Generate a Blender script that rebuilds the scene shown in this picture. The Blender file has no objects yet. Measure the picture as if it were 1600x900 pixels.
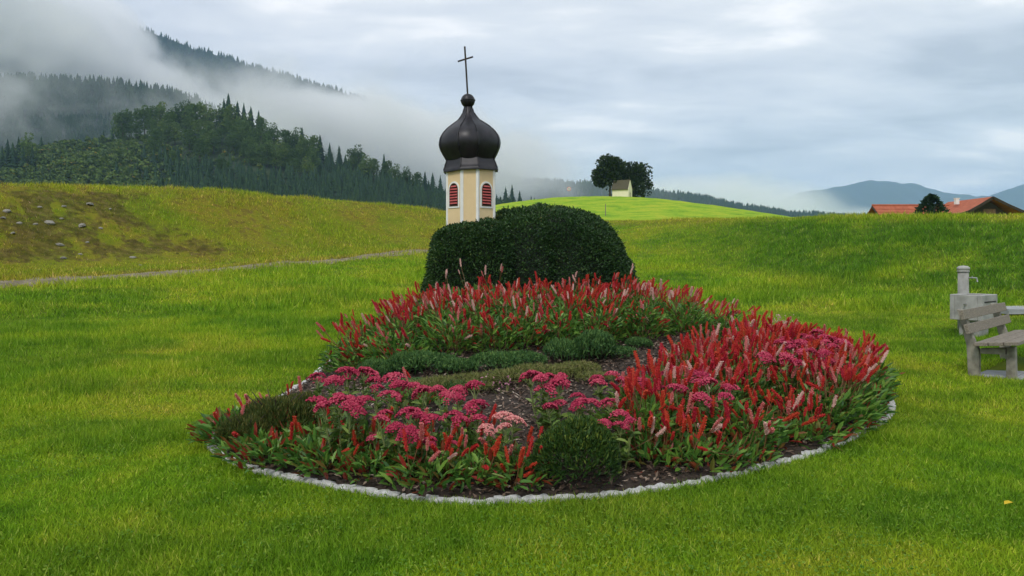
import bpy, math, random
import numpy as np
from mathutils import Vector, Matrix

# ------------------------------------------------------------------ camera, sky, sun, exposure
scene = bpy.context.scene
COL = scene.collection
R = math.radians
F = 1180.0 / 1600.0                       # focal length in picture widths
cam_d = bpy.data.cameras.new('camera')
cam = bpy.data.objects.new('camera', cam_d); COL.objects.link(cam)
cam.location = (0, 0, 1.6); cam.rotation_euler = (R(90), 0, 0)
cam_d.sensor_width = 36; cam_d.lens = 36 * F; cam_d.shift_y = -50 / 1600
cam_d.clip_start = 0.1; cam_d.clip_end = 40000
scene.camera = cam

SUN_EL, SUN_AZ = R(48), R(205)            # azimuth clockwise from +Y
world = bpy.data.worlds.new('World'); scene.world = world; world.use_nodes = True
wn, wl = world.node_tree.nodes, world.node_tree.links
wn.clear()
def wnode(t, **k):
    n = wn.new(t)
    for a, b in k.items(): setattr(n, a, b)
    return n
w_out = wnode('ShaderNodeOutputWorld'); w_bg = wnode('ShaderNodeBackground')
w_bg.inputs['Strength'].default_value = 0.125
sky = wnode('ShaderNodeTexSky', sky_type='NISHITA', sun_disc=False, sun_elevation=SUN_EL, sun_rotation=SUN_AZ, air_density=1.0, dust_density=1.5)
tc = wnode('ShaderNodeTexCoord'); sep = wnode('ShaderNodeSeparateXYZ')
wl.new(tc.outputs['Generated'], sep.inputs[0])
def wmath(op, a, b=None):
    n = wnode('ShaderNodeMath', operation=op)
    for i, v in enumerate((a, b)):
        if v is None: continue
        if isinstance(v, (int, float)): n.inputs[i].default_value = v
        else: wl.new(v, n.inputs[i])
    return n.outputs[0]
zz = wmath('ADD', wmath('MAXIMUM', sep.outputs[2], 0.0), 0.16)   # a flat cloud deck overhead
cx = wmath('DIVIDE', sep.outputs[0], zz); cy = wmath('DIVIDE', sep.outputs[1], zz)
comb = wnode('ShaderNodeCombineXYZ'); wl.new(cx, comb.inputs[0]); wl.new(cy, comb.inputs[1])
def wnoise(scale, detail, rough, dist, off):
    m = wnode('ShaderNodeMapping'); m.inputs['Location'].default_value = off
    m.inputs['Rotation'].default_value = (0, 0, R(-18)); m.inputs['Scale'].default_value = (0.75, 1.25, 1)
    wl.new(comb.outputs[0], m.inputs[0])
    n = wnode('ShaderNodeTexNoise'); n.inputs['Scale'].default_value = scale; n.inputs['Detail'].default_value = detail
    n.inputs['Roughness'].default_value = rough; n.inputs['Distortion'].default_value = dist
    wl.new(m.outputs[0], n.inputs['Vector']); return n.outputs['Fac']
n1 = wnoise(0.8, 7, 0.52, 0.5, (3.1, 0.7, 0)); n2 = wnoise(2.6, 6, 0.55, 0.3, (7.3, 2.2, 0))
nn = wmath('ADD', wmath('MULTIPLY', n1, 0.62), wmath('MULTIPLY', n2, 0.38))
ramp = wnode('ShaderNodeValToRGB'); wl.new(nn, ramp.inputs[0])
e = ramp.color_ramp.elements
e[0].position = 0.38; e[0].color = (0.41, 0.44, 0.50, 1)
e[1].position = 0.62; e[1].color = (0.90, 0.88, 0.88, 1)
x = e.new(0.47); x.color = (0.55, 0.58, 0.64, 1)
x = e.new(0.54); x.color = (0.65, 0.67, 0.71, 1)
sc10 = wnode('ShaderNodeMix', data_type='RGBA', blend_type='MULTIPLY'); sc10.inputs[0].default_value = 1
wl.new(ramp.outputs[0], sc10.inputs[6]); sc10.inputs[7].default_value = (10.5, 10.4, 10.2, 1)
wmix = wnode('ShaderNodeMix', data_type='RGBA'); wmix.inputs[0].default_value = 0.9
wl.new(sky.outputs[0], wmix.inputs[6]); wl.new(sc10.outputs[2], wmix.inputs[7])
wl.new(wmix.outputs[2], w_bg.inputs['Color']); wl.new(w_bg.outputs[0], w_out.inputs[0])

sun_d = bpy.data.lights.new('sun', 'SUN'); sun_d.energy = 1.5; sun_d.angle = R(14); sun_d.color = (1, 0.965, 0.90)
sun = bpy.data.objects.new('sun', sun_d); COL.objects.link(sun)
_sd = Vector((math.sin(SUN_AZ) * math.cos(SUN_EL), math.cos(SUN_AZ) * math.cos(SUN_EL), math.sin(SUN_EL)))
sun.rotation_euler = _sd.to_track_quat('Z', 'Y').to_euler(); sun.location = (0, 0, 50)

scene.view_settings.view_transform = 'Standard'; scene.view_settings.look = 'None'
scene.view_settings.exposure = 0.22; scene.view_settings.gamma = 1.0; scene.view_settings.use_curve_mapping = False
scene.cycles.use_denoising = True
scene.cycles.max_bounces = 12; scene.cycles.diffuse_bounces = 3; scene.cycles.glossy_bounces = 2
scene.cycles.transmission_bounces = 3; scene.cycles.volume_bounces = 10; scene.cycles.transparent_max_bounces = 4

rng = np.random.default_rng(11); random.seed(11)

# ------------------------------------------------------------------ helpers
def vnoise(x, y, seed=0):
    x = np.asarray(x, float); y = np.asarray(y, float)
    xi = np.floor(x).astype(np.int64); yi = np.floor(y).astype(np.int64)
    fx = x - xi; fy = y - yi; fx = fx * fx * (3 - 2 * fx); fy = fy * fy * (3 - 2 * fy)
    def h(a, b):
        n = (a * 374761393 + b * 668265263 + seed * 144269504) & 0x7fffffff
        n = ((n ^ (n >> 13)) * 1274126177) & 0x7fffffff
        return ((n ^ (n >> 16)) & 0xffff) / 65535.0
    return (h(xi, yi) * (1 - fx) + h(xi + 1, yi) * fx) * (1 - fy) + (h(xi, yi + 1) * (1 - fx) + h(xi + 1, yi + 1) * fx) * fy
def fbm(x, y, seed=0, oct=4):
    s = 0; a = 0.5; t = 0
    for k in range(oct):
        s = s + a * vnoise(x, y, seed + k * 17); t += a; a *= 0.5; x = x * 2.03 + 5.1; y = y * 2.03 + 3.7
    return s / t
def sstep(a, b, x):
    t = np.clip((np.asarray(x, float) - a) / (b - a), 0, 1); return t * t * (3 - 2 * t)

def raw_mesh(name, verts, faces, mats=(), smooth=False, mat_idx=None, attrs=None):
    """faces: (n,k) int array, or a list of index tuples"""
    me = bpy.data.meshes.new(name)
    verts = np.asarray(verts, np.float32).reshape(-1, 3)
    me.vertices.add(len(verts)); me.vertices.foreach_set('co', verts.ravel())
    if isinstance(faces, np.ndarray):
        n, k = faces.shape; flat = faces.ravel().astype(np.int32); starts = np.arange(n, dtype=np.int32) * k
    else:
        n = len(faces); ln = np.array([len(f) for f in faces], np.int32)
        flat = np.array([i for f in faces for i in f], np.int32)
        starts = np.concatenate(([0], np.cumsum(ln)[:-1])).astype(np.int32)
    me.loops.add(len(flat)); me.polygons.add(n)
    me.loops.foreach_set('vertex_index', flat); me.polygons.foreach_set('loop_start', starts)
    for m in mats: me.materials.append(m)
    if mat_idx is not None: me.polygons.foreach_set('material_index', np.asarray(mat_idx, np.int32))
    me.polygons.foreach_set('use_smooth', np.full(n, bool(smooth)))
    for k_, v in (attrs or {}).items():
        at_ = me.attributes.new(k_, 'FLOAT', 'POINT'); at_.data.foreach_set('value', np.asarray(v, np.float32))
    me.update(calc_edges=True); me.validate()
    return me
def link(name, me, parent=None, loc=None, rot=None, scl=None):
    o = bpy.data.objects.new(name, me); COL.objects.link(o)
    if parent is not None: o.parent = parent
    if loc is not None: o.location = loc
    if rot is not None: o.rotation_euler = rot
    if scl is not None: o.scale = scl if hasattr(scl, '__len__') else (scl,) * 3
    return o
def tag(o, label=None, cat=None, group=None, kind=None):
    if label: o['label'] = label
    if cat: o['category'] = cat
    if group: o['group'] = group
    if kind: o['kind'] = kind
    return o
def empty(name, loc=(0, 0, 0), rz=0, scl=1.0):
    o = bpy.data.objects.new(name, None); COL.objects.link(o); o.location = loc; o.rotation_euler = (0, 0, rz)
    o.scale = (scl,) * 3; o.empty_display_size = 0.1; return o

class MB:
    """collects boxes, tubes and lathes into one mesh"""
    def __init__(s): s.v = []; s.f = []
    def add(s, vs, fs):
        b = len(s.v); s.v += [tuple(p) for p in vs]; s.f += [tuple(i + b for i in f) for f in fs]; return s
    def box(s, c, h, ax=None, jit=0):
        c = Vector(c); ax = ax or (Vector((1, 0, 0)), Vector((0, 1, 0)), Vector((0, 0, 1)))
        vs = []
        for k in (-1, 1):
            for j in (-1, 1):
                for i in (-1, 1):
                    p = c + ax[0] * h[0] * i + ax[1] * h[1] * j + ax[2] * h[2] * k
                    if jit: p = p + Vector((random.uniform(-jit, jit), random.uniform(-jit, jit), random.uniform(-jit, jit)))
                    vs.append(p)
        return s.add(vs, [(0, 2, 3, 1), (4, 5, 7, 6), (0, 1, 5, 4), (2, 6, 7, 3), (0, 4, 6, 2), (1, 3, 7, 5)])
    def tube(s, pts, rad, n=8, cap=True):
        pts = [Vector(p) for p in pts]; rad = rad if hasattr(rad, '__len__') else [rad] * len(pts); vs = []; fs = []
        for i, p in enumerate(pts):
            d = (pts[min(i + 1, len(pts) - 1)] - pts[max(i - 1, 0)]).normalized()
            a = d.orthogonal().normalized() if abs(d.z) < .9 else Vector((1, 0, 0)).cross(d).normalized()
            b = d.cross(a)
            for k in range(n):
                t = 2 * math.pi * k / n; vs.append(p + (a * math.cos(t) + b * math.sin(t)) * rad[i])
        for i in range(len(pts) - 1):
            for k in range(n): fs.append((i * n + k, i * n + (k + 1) % n, (i + 1) * n + (k + 1) % n, (i + 1) * n + k))
        if cap: fs += [tuple(range(n - 1, -1, -1)), tuple((len(pts) - 1) * n + k for k in range(n))]
        return s.add(vs, fs)
    def lathe(s, prof, n=16, c=(0, 0, 0)):
        vs = []; fs = []
        for r, z in prof:
            for k in range(n):
                t = 2 * math.pi * k / n; vs.append((c[0] + r * math.cos(t), c[1] + r * math.sin(t), c[2] + z))
        for i in range(len(prof) - 1):
            for k in range(n): fs.append((i * n + k, i * n + (k + 1) % n, (i + 1) * n + (k + 1) % n, (i + 1) * n + k))
        fs += [tuple(range(n - 1, -1, -1)), tuple((len(prof) - 1) * n + k for k in range(n))]
        return s.add(vs, fs)
    def mesh(s, name, mat, smooth=False): return raw_mesh(name, s.v, s.f, [mat], smooth)
    def build(s, name, mat, parent=None, smooth=False, bevel=0, **k):
        o = link(name, s.mesh(name, mat, smooth), parent, **k)
        if bevel:
            m = o.modifiers.new('bevel', 'BEVEL'); m.width = bevel; m.segments = 2; m.limit_method = 'ANGLE'
        return o

def unit(a): return a / np.maximum(np.linalg.norm(a, axis=-1, keepdims=True), 1e-9)
def rdir(n, r=None):
    r = r or rng; return unit(r.normal(size=(n, 3)))
def leaves(base, axis, width, fold=0.25, up=None):
    """diamond leaves folded on the midrib: base (n,3), axis (n,3) with length, width (n,) -> verts (4n,3), tri faces"""
    n = len(base); ln = np.linalg.norm(axis, axis=1, keepdims=True); d = axis / np.maximum(ln, 1e-9)
    ref = rdir(n) if up is None else up
    side = unit(np.cross(d, ref)); nor = np.cross(side, d); w = np.asarray(width).reshape(-1, 1) * 0.5
    mid = base + axis * 0.5
    v = np.stack([base, mid + side * w + nor * w * fold, base + axis, mid - side * w + nor * w * fold], 1).reshape(-1, 3)
    i = np.arange(n)[:, None] * 4
    f = np.concatenate([i + np.array([0, 1, 2]), i + np.array([0, 2, 3])], 1).reshape(-1, 3)
    return v, f
def ovals(base, axis, width, fold=0.25, up=None):
    n = len(base); d = unit(axis); ref = rdir(n) if up is None else up
    side = unit(np.cross(d, ref)); nor = np.cross(side, d); w = np.asarray(width).reshape(-1, 1) * 0.5; dr_ = -nor * np.linalg.norm(axis, axis=1, keepdims=True) * .10
    a, b = base + axis * .33, base + axis * .72 + dr_ * .4
    v = np.stack([base, a + side * w * .9 + nor * w * fold, b + side * w * .8 + nor * w * fold, base + axis + dr_, b - side * w * .8 + nor * w * fold, a - side * w * .9 + nor * w * fold], 1).reshape(-1, 3)
    i = np.arange(n)[:, None] * 6
    f = np.concatenate([i + np.array(t_) for t_ in ((0, 1, 2), (0, 2, 3), (0, 3, 4), (0, 4, 5))], 1).reshape(-1, 3)
    return v, f
def blades(base, axis, width):
    n = len(base); side = unit(np.cross(axis, rdir(n))) * np.asarray(width).reshape(-1, 1) * 0.5
    v = np.stack([base - side, base + side, base + axis], 1).reshape(-1, 3)
    return v, np.arange(n * 3).reshape(-1, 3)
def join(parts):
    V = []; Fc = []; b = 0
    for v, f in parts: V.append(v); Fc.append(f + b); b += len(v)
    return np.concatenate(V), np.concatenate(Fc)

# ------------------------------------------------------------------ materials
class NT:
    def __init__(s, name):
        s.m = bpy.data.materials.new(name); s.m.use_nodes = True; s.t = s.m.node_tree; s.t.nodes.clear()
        s.out = s.n('ShaderNodeOutputMaterial')
    def n(s, t, **k):
        q = s.t.nodes.new(t)
        for a, b in k.items(): setattr(q, a, b)
        return q
    def l(s, a, b): s.t.links.new(a, b)
    def put(s, sock, v):
        if isinstance(v, (int, float)): sock.default_value = v
        elif isinstance(v, (tuple, list)): sock.default_value = v if len(v) == len(sock.default_value) else tuple(v) + (1,)
        else: s.l(v, sock)
    def math(s, op, a, b=None, clamp=False):
        q = s.n('ShaderNodeMath', operation=op, use_clamp=clamp); s.put(q.inputs[0], a)
        if b is not None: s.put(q.inputs[1], b)
        return q.outputs[0]
    def noise(s, scale, detail=4, rough=.55, coord=None, dist=0):
        q = s.n('ShaderNodeTexNoise'); q.inputs['Scale'].default_value = scale; q.inputs['Detail'].default_value = detail
        q.inputs['Roughness'].default_value = rough; q.inputs['Distortion'].default_value = dist
        if coord is not None: s.l(coord, q.inputs['Vector'])
        return q.outputs['Fac']
    def ramp(s, fac, stops):
        q = s.n('ShaderNodeValToRGB'); s.l(fac, q.inputs[0]); el = q.color_ramp.elements
        while len(el) < len(stops): el.new(0.5)
        for i, (p, c) in enumerate(stops): el[i].position = p; el[i].color = tuple(c) + (1,) if len(c) == 3 else c
        return q.outputs[0]
    def mix(s, fac, a, b, blend='MIX'):
        q = s.n('ShaderNodeMix', data_type='RGBA', blend_type=blend); s.put(q.inputs[0], fac); s.put(q.inputs[6], a); s.put(q.inputs[7], b)
        return q.outputs[2]
    def obj(s): return s.n('ShaderNodeTexCoord').outputs['Object']
    def pos(s): return s.n('ShaderNodeNewGeometry').outputs['Position']
    def attr(s, name): return s.n('ShaderNodeAttribute', attribute_name=name).outputs['Fac']
    def surf(s, col, rough=.7, metal=0, bump=None, bstr=.3, bdist=.01, spec=.4):
        p = s.n('ShaderNodeBsdfPrincipled'); s.put(p.inputs['Base Color'], col); s.put(p.inputs['Roughness'], rough)
        p.inputs['Metallic'].default_value = metal; p.inputs['Specular IOR Level'].default_value = spec
        if bump is not None:
            b = s.n('ShaderNodeBump'); b.inputs['Strength'].default_value = bstr; b.inputs['Distance'].default_value = bdist
            s.l(bump, b.inputs['Height']); s.l(b.outputs[0], p.inputs['Normal'])
        s.l(p.outputs[0], s.out.inputs['Surface']); return p

def leafmat(name, stops, trans=.3, rough=.55, spec=.25, objrand=0.0):
    t = NT(name); f = t.attr('tint')
    if objrand:
        oi = t.n('ShaderNodeObjectInfo').outputs['Random']
        f = t.math('ADD', t.math('MULTIPLY', f, 1 - objrand), t.math('MULTIPLY', oi, objrand))
    c = t.ramp(f, stops)
    p = t.surf(c, rough, spec=spec)
    if trans:
        tr = t.n('ShaderNodeBsdfTranslucent'); t.l(c, tr.inputs[0])
        mx = t.n('ShaderNodeMixShader'); mx.inputs[0].default_value = trans
        t.l(p.outputs[0], mx.inputs[1]); t.l(tr.outputs[0], mx.inputs[2]); t.l(mx.outputs[0], t.out.inputs['Surface'])
    return t.m
def plain(name, a, b, scale=8, rough=.7, metal=0, bump=.2, bdist=.005, detail=5, spec=.4, stretch=None):
    t = NT(name); co = t.obj()
    if stretch:
        mp = t.n('ShaderNodeMapping'); mp.inputs['Scale'].default_value = stretch; t.l(co, mp.inputs[0]); co = mp.outputs[0]
    nz = t.noise(scale, detail, .6, co)
    t.surf(t.ramp(nz, [(.3, a), (.7, b)]), rough, metal, nz, bump, bdist, spec); return t.m

def grass_mat(name, is_blade):
    t = NT(name); P = t.pos()
    big = t.noise(.30, 3, .55, P); mid = t.noise(1.9, 5, .65, P)
    f = t.math('ADD', t.math('MULTIPLY', big, .6), t.math('MULTIPLY', mid, .4))
    green = t.ramp(f, [(.34, (.100, .245, .012)), (.43, (.210, .390, .016)), (.53, (.320, .455, .022)), (.66, (.450, .475, .040))])
    dryc = t.ramp(t.noise(2.2, 5, .6, P), [(.3, (.22, .29, .018)), (.42, (.36, .40, .028)), (.54, (.44, .41, .045)), (.63, (.26, .20, .045)), (.74, (.38, .30, .08))])
    soilc = t.ramp(t.noise(3.0, 6, .65, P), [(.32, (.026, .024, .010)), (.44, (.085, .066, .022)), (.56, (.19, .145, .055)), (.70, (.31, .245, .12))])
    lush_shade_col = t.ramp(mid, [(.35, (.060, .170, .010)), (.52, (.125, .285, .015)), (.68, (.21, .37, .022))])
    sn = t.noise(3.4, 5, .65, P); sf = t.math('DIVIDE', t.math('SUBTRACT', t.math('ADD', t.attr('soil'), t.math('MULTIPLY', t.math('SUBTRACT', sn, .5), 1.9)), .62), .35, True)
    sf = t.math('MULTIPLY', sf, t.math('MULTIPLY', t.attr('soil'), 2.0, True), True); sf = t.math('MULTIPLY', sf, .7)
    c = t.mix(t.attr('lush'), green, lush_shade_col); c = t.mix(t.attr('dry'), c, dryc); c = t.mix(sf, c, soilc)
    if is_blade:
        k = t.ramp(t.attr('tint'), [(0, (.40, .46, .4)), (.5, (1, 1, 1)), (.92, (1.55, 1.36, 1.5)), (.97, (2.3, 1.55, 5.0))])
        c = t.mix(1.0, c, k, 'MULTIPLY')
        p = t.surf(c, .6, spec=.15); tr = t.n('ShaderNodeBsdfTranslucent'); t.l(c, tr.inputs[0])
        mx = t.n('ShaderNodeMixShader'); mx.inputs[0].default_value = .35
        t.l(p.outputs[0], mx.inputs[1]); t.l(tr.outputs[0], mx.inputs[2]); t.l(mx.outputs[0], t.out.inputs['Surface'])
    else:
        fine = t.noise(38, 4, .7, P)
        c = t.mix(1.0, c, t.ramp(fine, [(.3, (.6, .62, .5)), (.7, (1.15, 1.12, 1.1))]), 'MULTIPLY'); c = t.mix(t.attr('thatch_shade'), c, t.mix(1.0, c, (.52, .46, .5), 'MULTIPLY'))  # thatch tone, with the shade of the blade gaps painted in
        t.surf(c, .9, bump=fine, bstr=.6, bdist=.03, spec=.1)
    return t.m

M = {}
M['ground'] = grass_mat('meadow_ground', False); M['blade'] = grass_mat('grass_blade', True)
M['soil'] = plain('dark_bed_soil', (.020, .014, .010), (.06, .042, .030), 30, .95, bump=.8, bdist=.02)
M['chip'] = leafmat('bark_chip', [(0, (.03, .018, .012)), (.35, (.10, .062, .044)), (.7, (.22, .155, .115)), (1, (.42, .34, .27))], 0, .8)
M['granite'] = plain('pale_granite', (.32, .32, .31), (.62, .61, .59), 26, .85, bump=.5, bdist=.01)
M['gravel'] = plain('track_gravel', (.10, .082, .045), (.30, .25, .165), 3, .95, bump=.6, bdist=.03)
M['clover'] = leafmat('clover_leaf', [(0, (.07, .18, .012)), (.6, (.14, .27, .018)), (1, (.24, .34, .03))], .3, .6, .2)
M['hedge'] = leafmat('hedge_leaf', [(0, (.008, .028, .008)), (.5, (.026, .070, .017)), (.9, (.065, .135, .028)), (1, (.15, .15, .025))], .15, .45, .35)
M['hedgecore'] = plain('hedge_twigs', (.004, .010, .004), (.010, .020, .008), 20, .9)
M['pleaf'] = leafmat('knotweed_leaf', [(0, (.035, .105, .018)), (.40, (.095, .23, .034)), (.78, (.21, .36, .055)), (.86, (.17, .13, .03)), (.93, (.26, .04, .02)), (1, (.34, .04, .025))], .3, .42, .4)
M['pstem'] = plain('knotweed_stem', (.13, .10, .03), (.20, .06, .03), 30, .6)
for k, st in dict(red=[(0, (.36, .016, .018)), (.55, (.62, .040, .036)), (1, (.74, .12, .08))],
                  crimson=[(0, (.32, .010, .024)), (.6, (.55, .024, .050)), (1, (.68, .10, .12))],
                  orange=[(0, (.42, .034, .016)), (.6, (.66, .080, .035)), (1, (.75, .18, .09))],
                  pink=[(0, (.52, .06, .07)), (.45, (.66, .22, .20)), (1, (.78, .48, .42))],
                  pale=[(0, (.62, .25, .22)), (.4, (.74, .50, .44)), (1, (.82, .66, .58))]).items():
    M['sp_' + k] = leafmat('spike_' + k, st, .25, .6)
M['sedum'] = leafmat('stonecrop_flower', [(0, (.17, .006, .030)), (.5, (.42, .022, .075)), (1, (.66, .13, .18))], .15, .7, objrand=.25)
M['sedum_pale'] = leafmat('stonecrop_flower_pale', [(0, (.42, .07, .09)), (.5, (.62, .20, .20)), (1, (.72, .36, .31))], .15, .7)
M['sleaf'] = leafmat('stonecrop_leaf', [(0, (.07, .14, .025)), (.6, (.15, .25, .05)), (1, (.26, .33, .07))], .2, .45, .4)
M['sstem'] = plain('stonecrop_stem', (.12, .17, .05), (.20, .22, .08), 20, .6)
M['cover'] = leafmat('feathery_cover', [(0, (.016, .050, .016)), (.5, (.055, .135, .035)), (1, (.16, .27, .07))], .2, .6)
M['cover_y'] = leafmat('dry_cover', [(0, (.07, .09, .022)), (.5, (.16, .19, .045)), (1, (.30, .25, .11))], .2, .6)
M['ball'] = leafmat('dwarf_conifer_needles', [(0, (.012, .036, .010)), (.55, (.040, .092, .016)), (1, (.15, .19, .025))], .15, .55)
M['heath'] = leafmat('heather_sprig', [(0, (.028, .050, .012)), (.55, (.075, .105, .022)), (1, (.20, .17, .045))], .15, .6)
M['pinkfl'] = leafmat('small_pink_flower', [(0, (.50, .16, .30)), (1, (.75, .42, .50))], .2, .6)
M['yleaf'] = leafmat('yellow_fallen_leaf', [(0, (.62, .42, .02)), (1, (.75, .55, .04))], .2, .6)
M['cream'] = plain('cream_render', (.70, .52, .29), (.78, .59, .34), 5, .85, bump=.15, bdist=.003)
M['white'] = plain('white_paint', (.74, .73, .70), (.82, .81, .78), 9, .7, bump=.1)
M['redslat'] = plain('red_louvre_paint', (.33, .045, .040), (.50, .11, .10), 20, .6)
M['dark'] = plain('dark_void', (.01, .008, .008), (.02, .015, .015), 4, .9)
M['copper'] = plain('dark_aged_copper', (.009, .009, .012), (.030, .027, .032), 7, .42, .3, .25, .004, spec=.5)
M['iron'] = plain('dark_iron', (.02, .017, .015), (.05, .04, .03), 20, .55, .5)
M['wood'] = plain('weathered_wood', (.13, .108, .082), (.31, .27, .215), 5, .85, bump=.5, bdist=.004, stretch=(14, 2, 14))
M['concrete'] = plain('mossy_concrete', (.13, .12, .09), (.36, .335, .275), 6, .9, bump=.4, bdist=.006)
M['stone'] = plain('fountain_stone', (.24, .235, .215), (.42, .41, .385), 5, .85, bump=.3)
M['slab'] = plain('grey_paving', (.24, .25, .26), (.40, .41, .42), 4, .8, bump=.3)
M['steel'] = plain('steel', (.4, .4, .4), (.55, .55, .55), 9, .35, .9)
M['water'] = plain('trough_water', (.02, .03, .03), (.03, .04, .04), 3, .05, spec=.5)
M['rock'] = plain('pale_fieldstone', (.15, .14, .115), (.34, .32, .28), 4, .9, bump=.5)
M['bark'] = plain('tree_bark', (.035, .026, .018), (.09, .07, .05), 6, .9)
M['linden'] = leafmat('linden_leaf', [(0, (.008, .020, .006)), (.6, (.018, .038, .009)), (1, (.045, .070, .014))], .15, .6)
M['broad'] = leafmat('broadleaf_crown', [(0, (.016, .040, .010)), (.5, (.062, .115, .022)), (.85, (.135, .20, .038)), (1, (.21, .17, .035))], .15, .7, objrand=.45)
M['spruce'] = leafmat('spruce_needles', [(0, (.006, .020, .011)), (.6, (.014, .040, .018)), (1, (.034, .070, .024))], 0, .8, objrand=.3)
M['shrub'] = leafmat('hillside_shrub', [(0, (.034, .066, .018)), (.5, (.085, .140, .034)), (.96, (.15, .20, .045)), (1, (.32, .22, .03))], .1, .8)
M['hill'] = plain('forest_floor', (.010, .022, .010), (.030, .050, .018), .02, .95, bump=.3, bdist=1)
M['mount'] = plain('far_wooded_slope', (.008, .016, .012), (.020, .034, .020), .012, .95, bump=.6, bdist=8)
M['chapel'] = plain('chapel_wall', (.78, .71, .50), (.84, .77, .56), 2, .85, bump=.1)
M['shingle'] = plain('chapel_shingles', (.055, .048, .030), (.11, .095, .055), 5, .9, stretch=(1, 1, 6))
M['tile'] = plain('red_roof_tile', (.30, .075, .035), (.48, .14, .07), 2.2, .85, bump=.3, bdist=.02)
M['barnwood'] = plain('dark_barn_boards', (.02, .014, .010), (.06, .04, .026), 6, .9, stretch=(6, 6, .5))
M['brownwood'] = plain('brown_barn_boards', (.09, .05, .025), (.17, .10, .05), 6, .9)
M['signred'] = plain('sign_red', (.55, .03, .03), (.62, .05, .05), 6, .5)
M['signdark'] = plain('sign_dark', (.05, .03, .04), (.08, .05, .06), 6, .5)

# ------------------------------------------------------------------ terrain
#        u      toe_d toe_z crest_d crest_z   (u: bearing as picture column at 1180 px focal)
TP = np.array([(-2600, 12, .6, 17, 3.6), (-600, 17, .75, 23, 4.0), (0, 23.5, 1.0, 30, 4.38), (330, 29, 1.25, 37.5, 4.70), (520, 33, 1.6, 42.5, 4.42),
               (660, 37, 1.95, 47, 4.1), (800, 38, 1.7, 52, 3.6), (1000, 32, 1.15, 48, 3.25), (1150, 27, .8, 40, 3.25),
               (1300, 21, .55, 33, 3.08), (1600, 17, .45, 26, 2.80), (2200, 13, .4, 19, 2.8), (4200, 10, .4, 15, 2.6)], float)
TH = np.arctan((TP[:, 0] - 800) / 1180.0); TC = np.cos(TH)
def H(x, y):
    x = np.asarray(x, float); y = np.asarray(y, float)
    th = np.arctan2(x, y); r = np.hypot(x, y)
    toe = np.interp(th, TH, TP[:, 1] / TC); tz = np.interp(th, TH, TP[:, 2])
    cr = np.interp(th, TH, TP[:, 3] / TC); cz = np.interp(th, TH, TP[:, 4])
    z = tz * np.clip((r - 8) / (toe - 8), 0, 1) ** 2.1
    s = np.clip((r - toe) / (cr - toe), 0, 1); z = z + (cz - tz) * (0.35 * s + 0.65 * s * s * (3 - 2 * s))
    back = np.clip((r - cr) / 30.0, 0, 1); z = z - (cz - 2.6) * back * back * (3 - 2 * back)
    z = z * (1 - sstep(R(95), R(140), np.abs(th)))
    hill = 11.6 * np.exp(-np.abs((x - 17) / 43.0) ** 2.3 - np.abs((y - 172) / 75.0) ** 2.2); z = z + hill
    amp = np.clip((r - 10) / 20, 0, 1)
    z = z + amp * (fbm(x * .22, y * .22, 3, 3) - .5) * .22 + amp * s * (fbm(x * .8, y * .8, 9, 3) - .5) * .22
    return z
def soil_dry(x, y):
    x = np.asarray(x, float); y = np.asarray(y, float); th = np.arctan2(x, y); r = np.hypot(x, y)
    toe = np.interp(th, TH, TP[:, 1] / TC); cr = np.interp(th, TH, TP[:, 3] / TC); s = (r - toe) / (cr - toe)
    left = sstep(R(-14), R(-23), th)
    bank = sstep(-.02, .2, s) * (1 - sstep(.82, .98, s))
    n = fbm(x * .34, y * .34, 21, 4)
    n2_ = fbm(x * 1.3 + 4, y * 1.3, 61, 4); soil = left * bank * sstep(.38, .62, n + .10 * sstep(R(-24), R(-33), th)) * sstep(.34, .58, n2_ + .10)
    dry = np.where(th < R(-2), sstep(-.35, .1, s) * (.30 + .6 * sstep(.3, .7, fbm(x * .5, y * .5, 5, 4))), 0)
    dry = np.maximum(dry, sstep(R(2), R(6), th) * (1 - sstep(R(14), R(22), th)) * sstep(.70, .95, s) * (1 - sstep(1.1, 1.6, s)) * .75)
    dry = np.maximum(dry, sstep(.80, 1.0, s) * (s < 1.6) * .30)
    uu = 800 + 1180 * x / np.maximum(y, .1); td = np.interp(uu, TP[:, 0], TP[:, 1]) - 1.9 - .9 * np.clip((uu + 500) / 1200, 0, 1)
    band = np.exp(-((y - td - .5) / 1.3) ** 2) * (uu < 720) * (y > 5)
    dry = np.maximum(dry, band); soil = np.maximum(soil, band * sstep(.42, .62, n2_) * .8)
    left2 = sstep(R(-6), R(-14), th); soil = np.maximum(soil, left2 * bank * sstep(.56, .70, n2_) * .55)
    dry = dry * (r < 75)
    lush = sstep(R(11), R(20), th) * sstep(-.1, .25, s) * (1 - sstep(.75, 1.0, s)) * sstep(.34, .62, fbm(x * .45 + 3, y * .45, 41, 5) + .06)  # bank's darker green: thicker grass with the slope's shade painted in
    lush = np.maximum(lush, sstep(.40, .66, fbm(x * .6, y * .9, 43, 5) + .14 * np.exp(-((x + 5) / 4.0) ** 2 - ((y - 11.5) / 3.0) ** 2)) * (r < 24) * .6)
    return np.clip(soil, 0, 1), np.clip(dry, 0, 1), np.clip(lush, 0, 1)

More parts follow.
